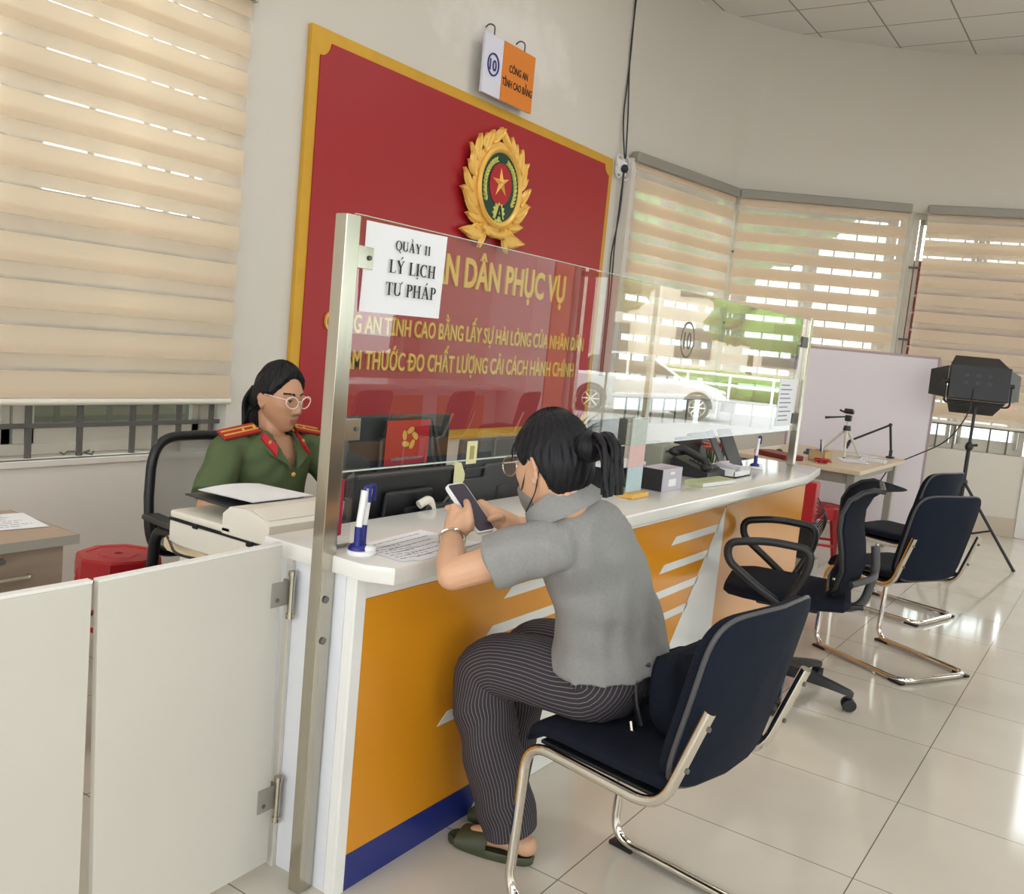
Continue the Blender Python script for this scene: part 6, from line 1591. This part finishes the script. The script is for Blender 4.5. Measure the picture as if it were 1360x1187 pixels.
for k in range(30):
    c = V((36-.15*k*2, -4-.62*k, .35)); n0 = len(mb.bm.verts); mb.ball(c, .7, .7, .6, 8)
    for v in list(mb.bm.verts)[n0:]: v.co = c+(v.co-c)*(1+.3*mnoise.noise(v.co*2.5))
o = single('hedge', mb, 'leaf', 'clipped green hedge across the street, mirrored in the glass', 'hedge')
t = thing('street_railing', 'white street railing mirrored before the hedge', 'railing', (30, -10, GZ))
mb = MB(); a, b = V((31.5, -3, 0)), V((27.5, -19, 0))
for z in (.5, .85): mb.tube([a+V((0, 0, z)), b+V((0, 0, z))], .05, 8)
for k in range(12):
    p = a.lerp(b, k/11); mb.tube([p+V((0, 0, GZ)), p+V((0, 0, .9))], .05, 8)
obj('rail', mb, 'whiteplastic', t)
# building across and the banner beside the entrance
t = thing('street_building', 'pale building across the street, mirrored behind the trees', 'building', (60, -20, GZ))
mb = MB(); mb.box(55, 60, -45, 5, GZ, 9); obj('wall', mb, 'facade', t)
for k in range(8):
    for j in range(2):
        mb = MB(); mb.box(54.9, 54.99, -42+6*k, -39.5+6*k, 1.2+4*j, 3.2+4*j); obj('window', mb, 'carglass', t)
t = thing('banner_stand', 'dark red and white upright banner outside the glass entrance', 'banner', (12.6, -6.3, GZ))
mb = MB(); mb.m = frame(V((12.6, -6.3, 0)), V((.55, .83, 0)).normalized(), V((0, 0, 1)), V((-.83, .55, 0)).normalized()*1.0)
mb.box(-.55, -.1, 1.0, 3.2, 0, .03); mb.box(.1, .3, 1.0, 3.2, 0, .03); obj('red_panel', mb, 'bannerred', t)
mb = MB(); mb.m = frame(V((12.6, -6.3, 0)), V((.55, .83, 0)).normalized(), V((0, 0, 1)), V((-.83, .55, 0)).normalized()*1.0)
mb.box(-.1, .1, 1.3, 3.2, 0, .03); obj('white_panel', mb, 'whiteplastic', t)
mb = MB(); mb.m = frame(V((12.6, -6.3, 0)), V((.55, .83, 0)).normalized(), V((0, 0, 1)), V((-.83, .55, 0)).normalized()*1.0)
mb.box(-.52, -.48, GZ, 1.0, 0, .03); mb.box(.24, .28, GZ, 1.0, 0, .03); obj('post', mb, 'steel', t)
# red sign outside the third blind
xx = (PE-PC).normalized(); ow = V((-xx.y, xx.x, 0)); ow = -ow if ow.dot(V((1, 0, 0))) < 0 else ow
t = thing('outdoor_sign', 'dark red sign board outside the far blind, showing between its bands', 'sign', PC.lerp(PE, .5)+ow*.55, 0)
mb = MB(); mb.m = frame(PC+ow*.5, xx, V((0, 0, 1)), ow); mb.box(-.12, 1.5, 1.42, 2.62, 0, .04); obj('panel', mb, 'bannerred', t)
mb = MB(); mb.m = frame(PC+ow*.5, xx, V((0, 0, 1)), ow); mb.box(.0, .06, GZ, 1.42, 0, .04); mb.box(1.3, 1.36, GZ, 1.42, 0, .04); obj('post', mb, 'greymetal', t)
# neighbour wall outside the left window
mb = MB(); mb.box(-9, 3.4, 3.5, 3.7, GZ, 2.0); struct('wall_neighbour', mb, 'greywall')

# ------------------------------------------------------------------ light
wd = bpy.data.worlds.new('sky'); SC.world = wd; wd.use_nodes = True
bg = wd.node_tree.nodes['Background']; bg.inputs[0].default_value = (.93, .97, 1, 1); bg.inputs[1].default_value = SKY
sd = bpy.data.lights.new('sun', 'SUN'); sd.energy = SUN; sd.angle = R(4); sd.color = (1, .97, .9)
so = bpy.data.objects.new('sun', sd); COL.objects.link(so); so.rotation_euler = V((.36, .2, -1)).to_track_quat('-Z', 'Y').to_euler()
vs = SC.view_settings; vs.view_transform = 'Standard'; vs.look = 'None'; vs.gamma = 1; vs.use_curve_mapping = False; vs.exposure = EXPO
SC.cycles.use_denoising = True; SC.cycles.max_bounces = 8; SC.cycles.transparent_max_bounces = 24; SC.cycles.caustics_reflective = False; SC.cycles.caustics_refractive = False
SC.cycles.sample_clamp_indirect = 6
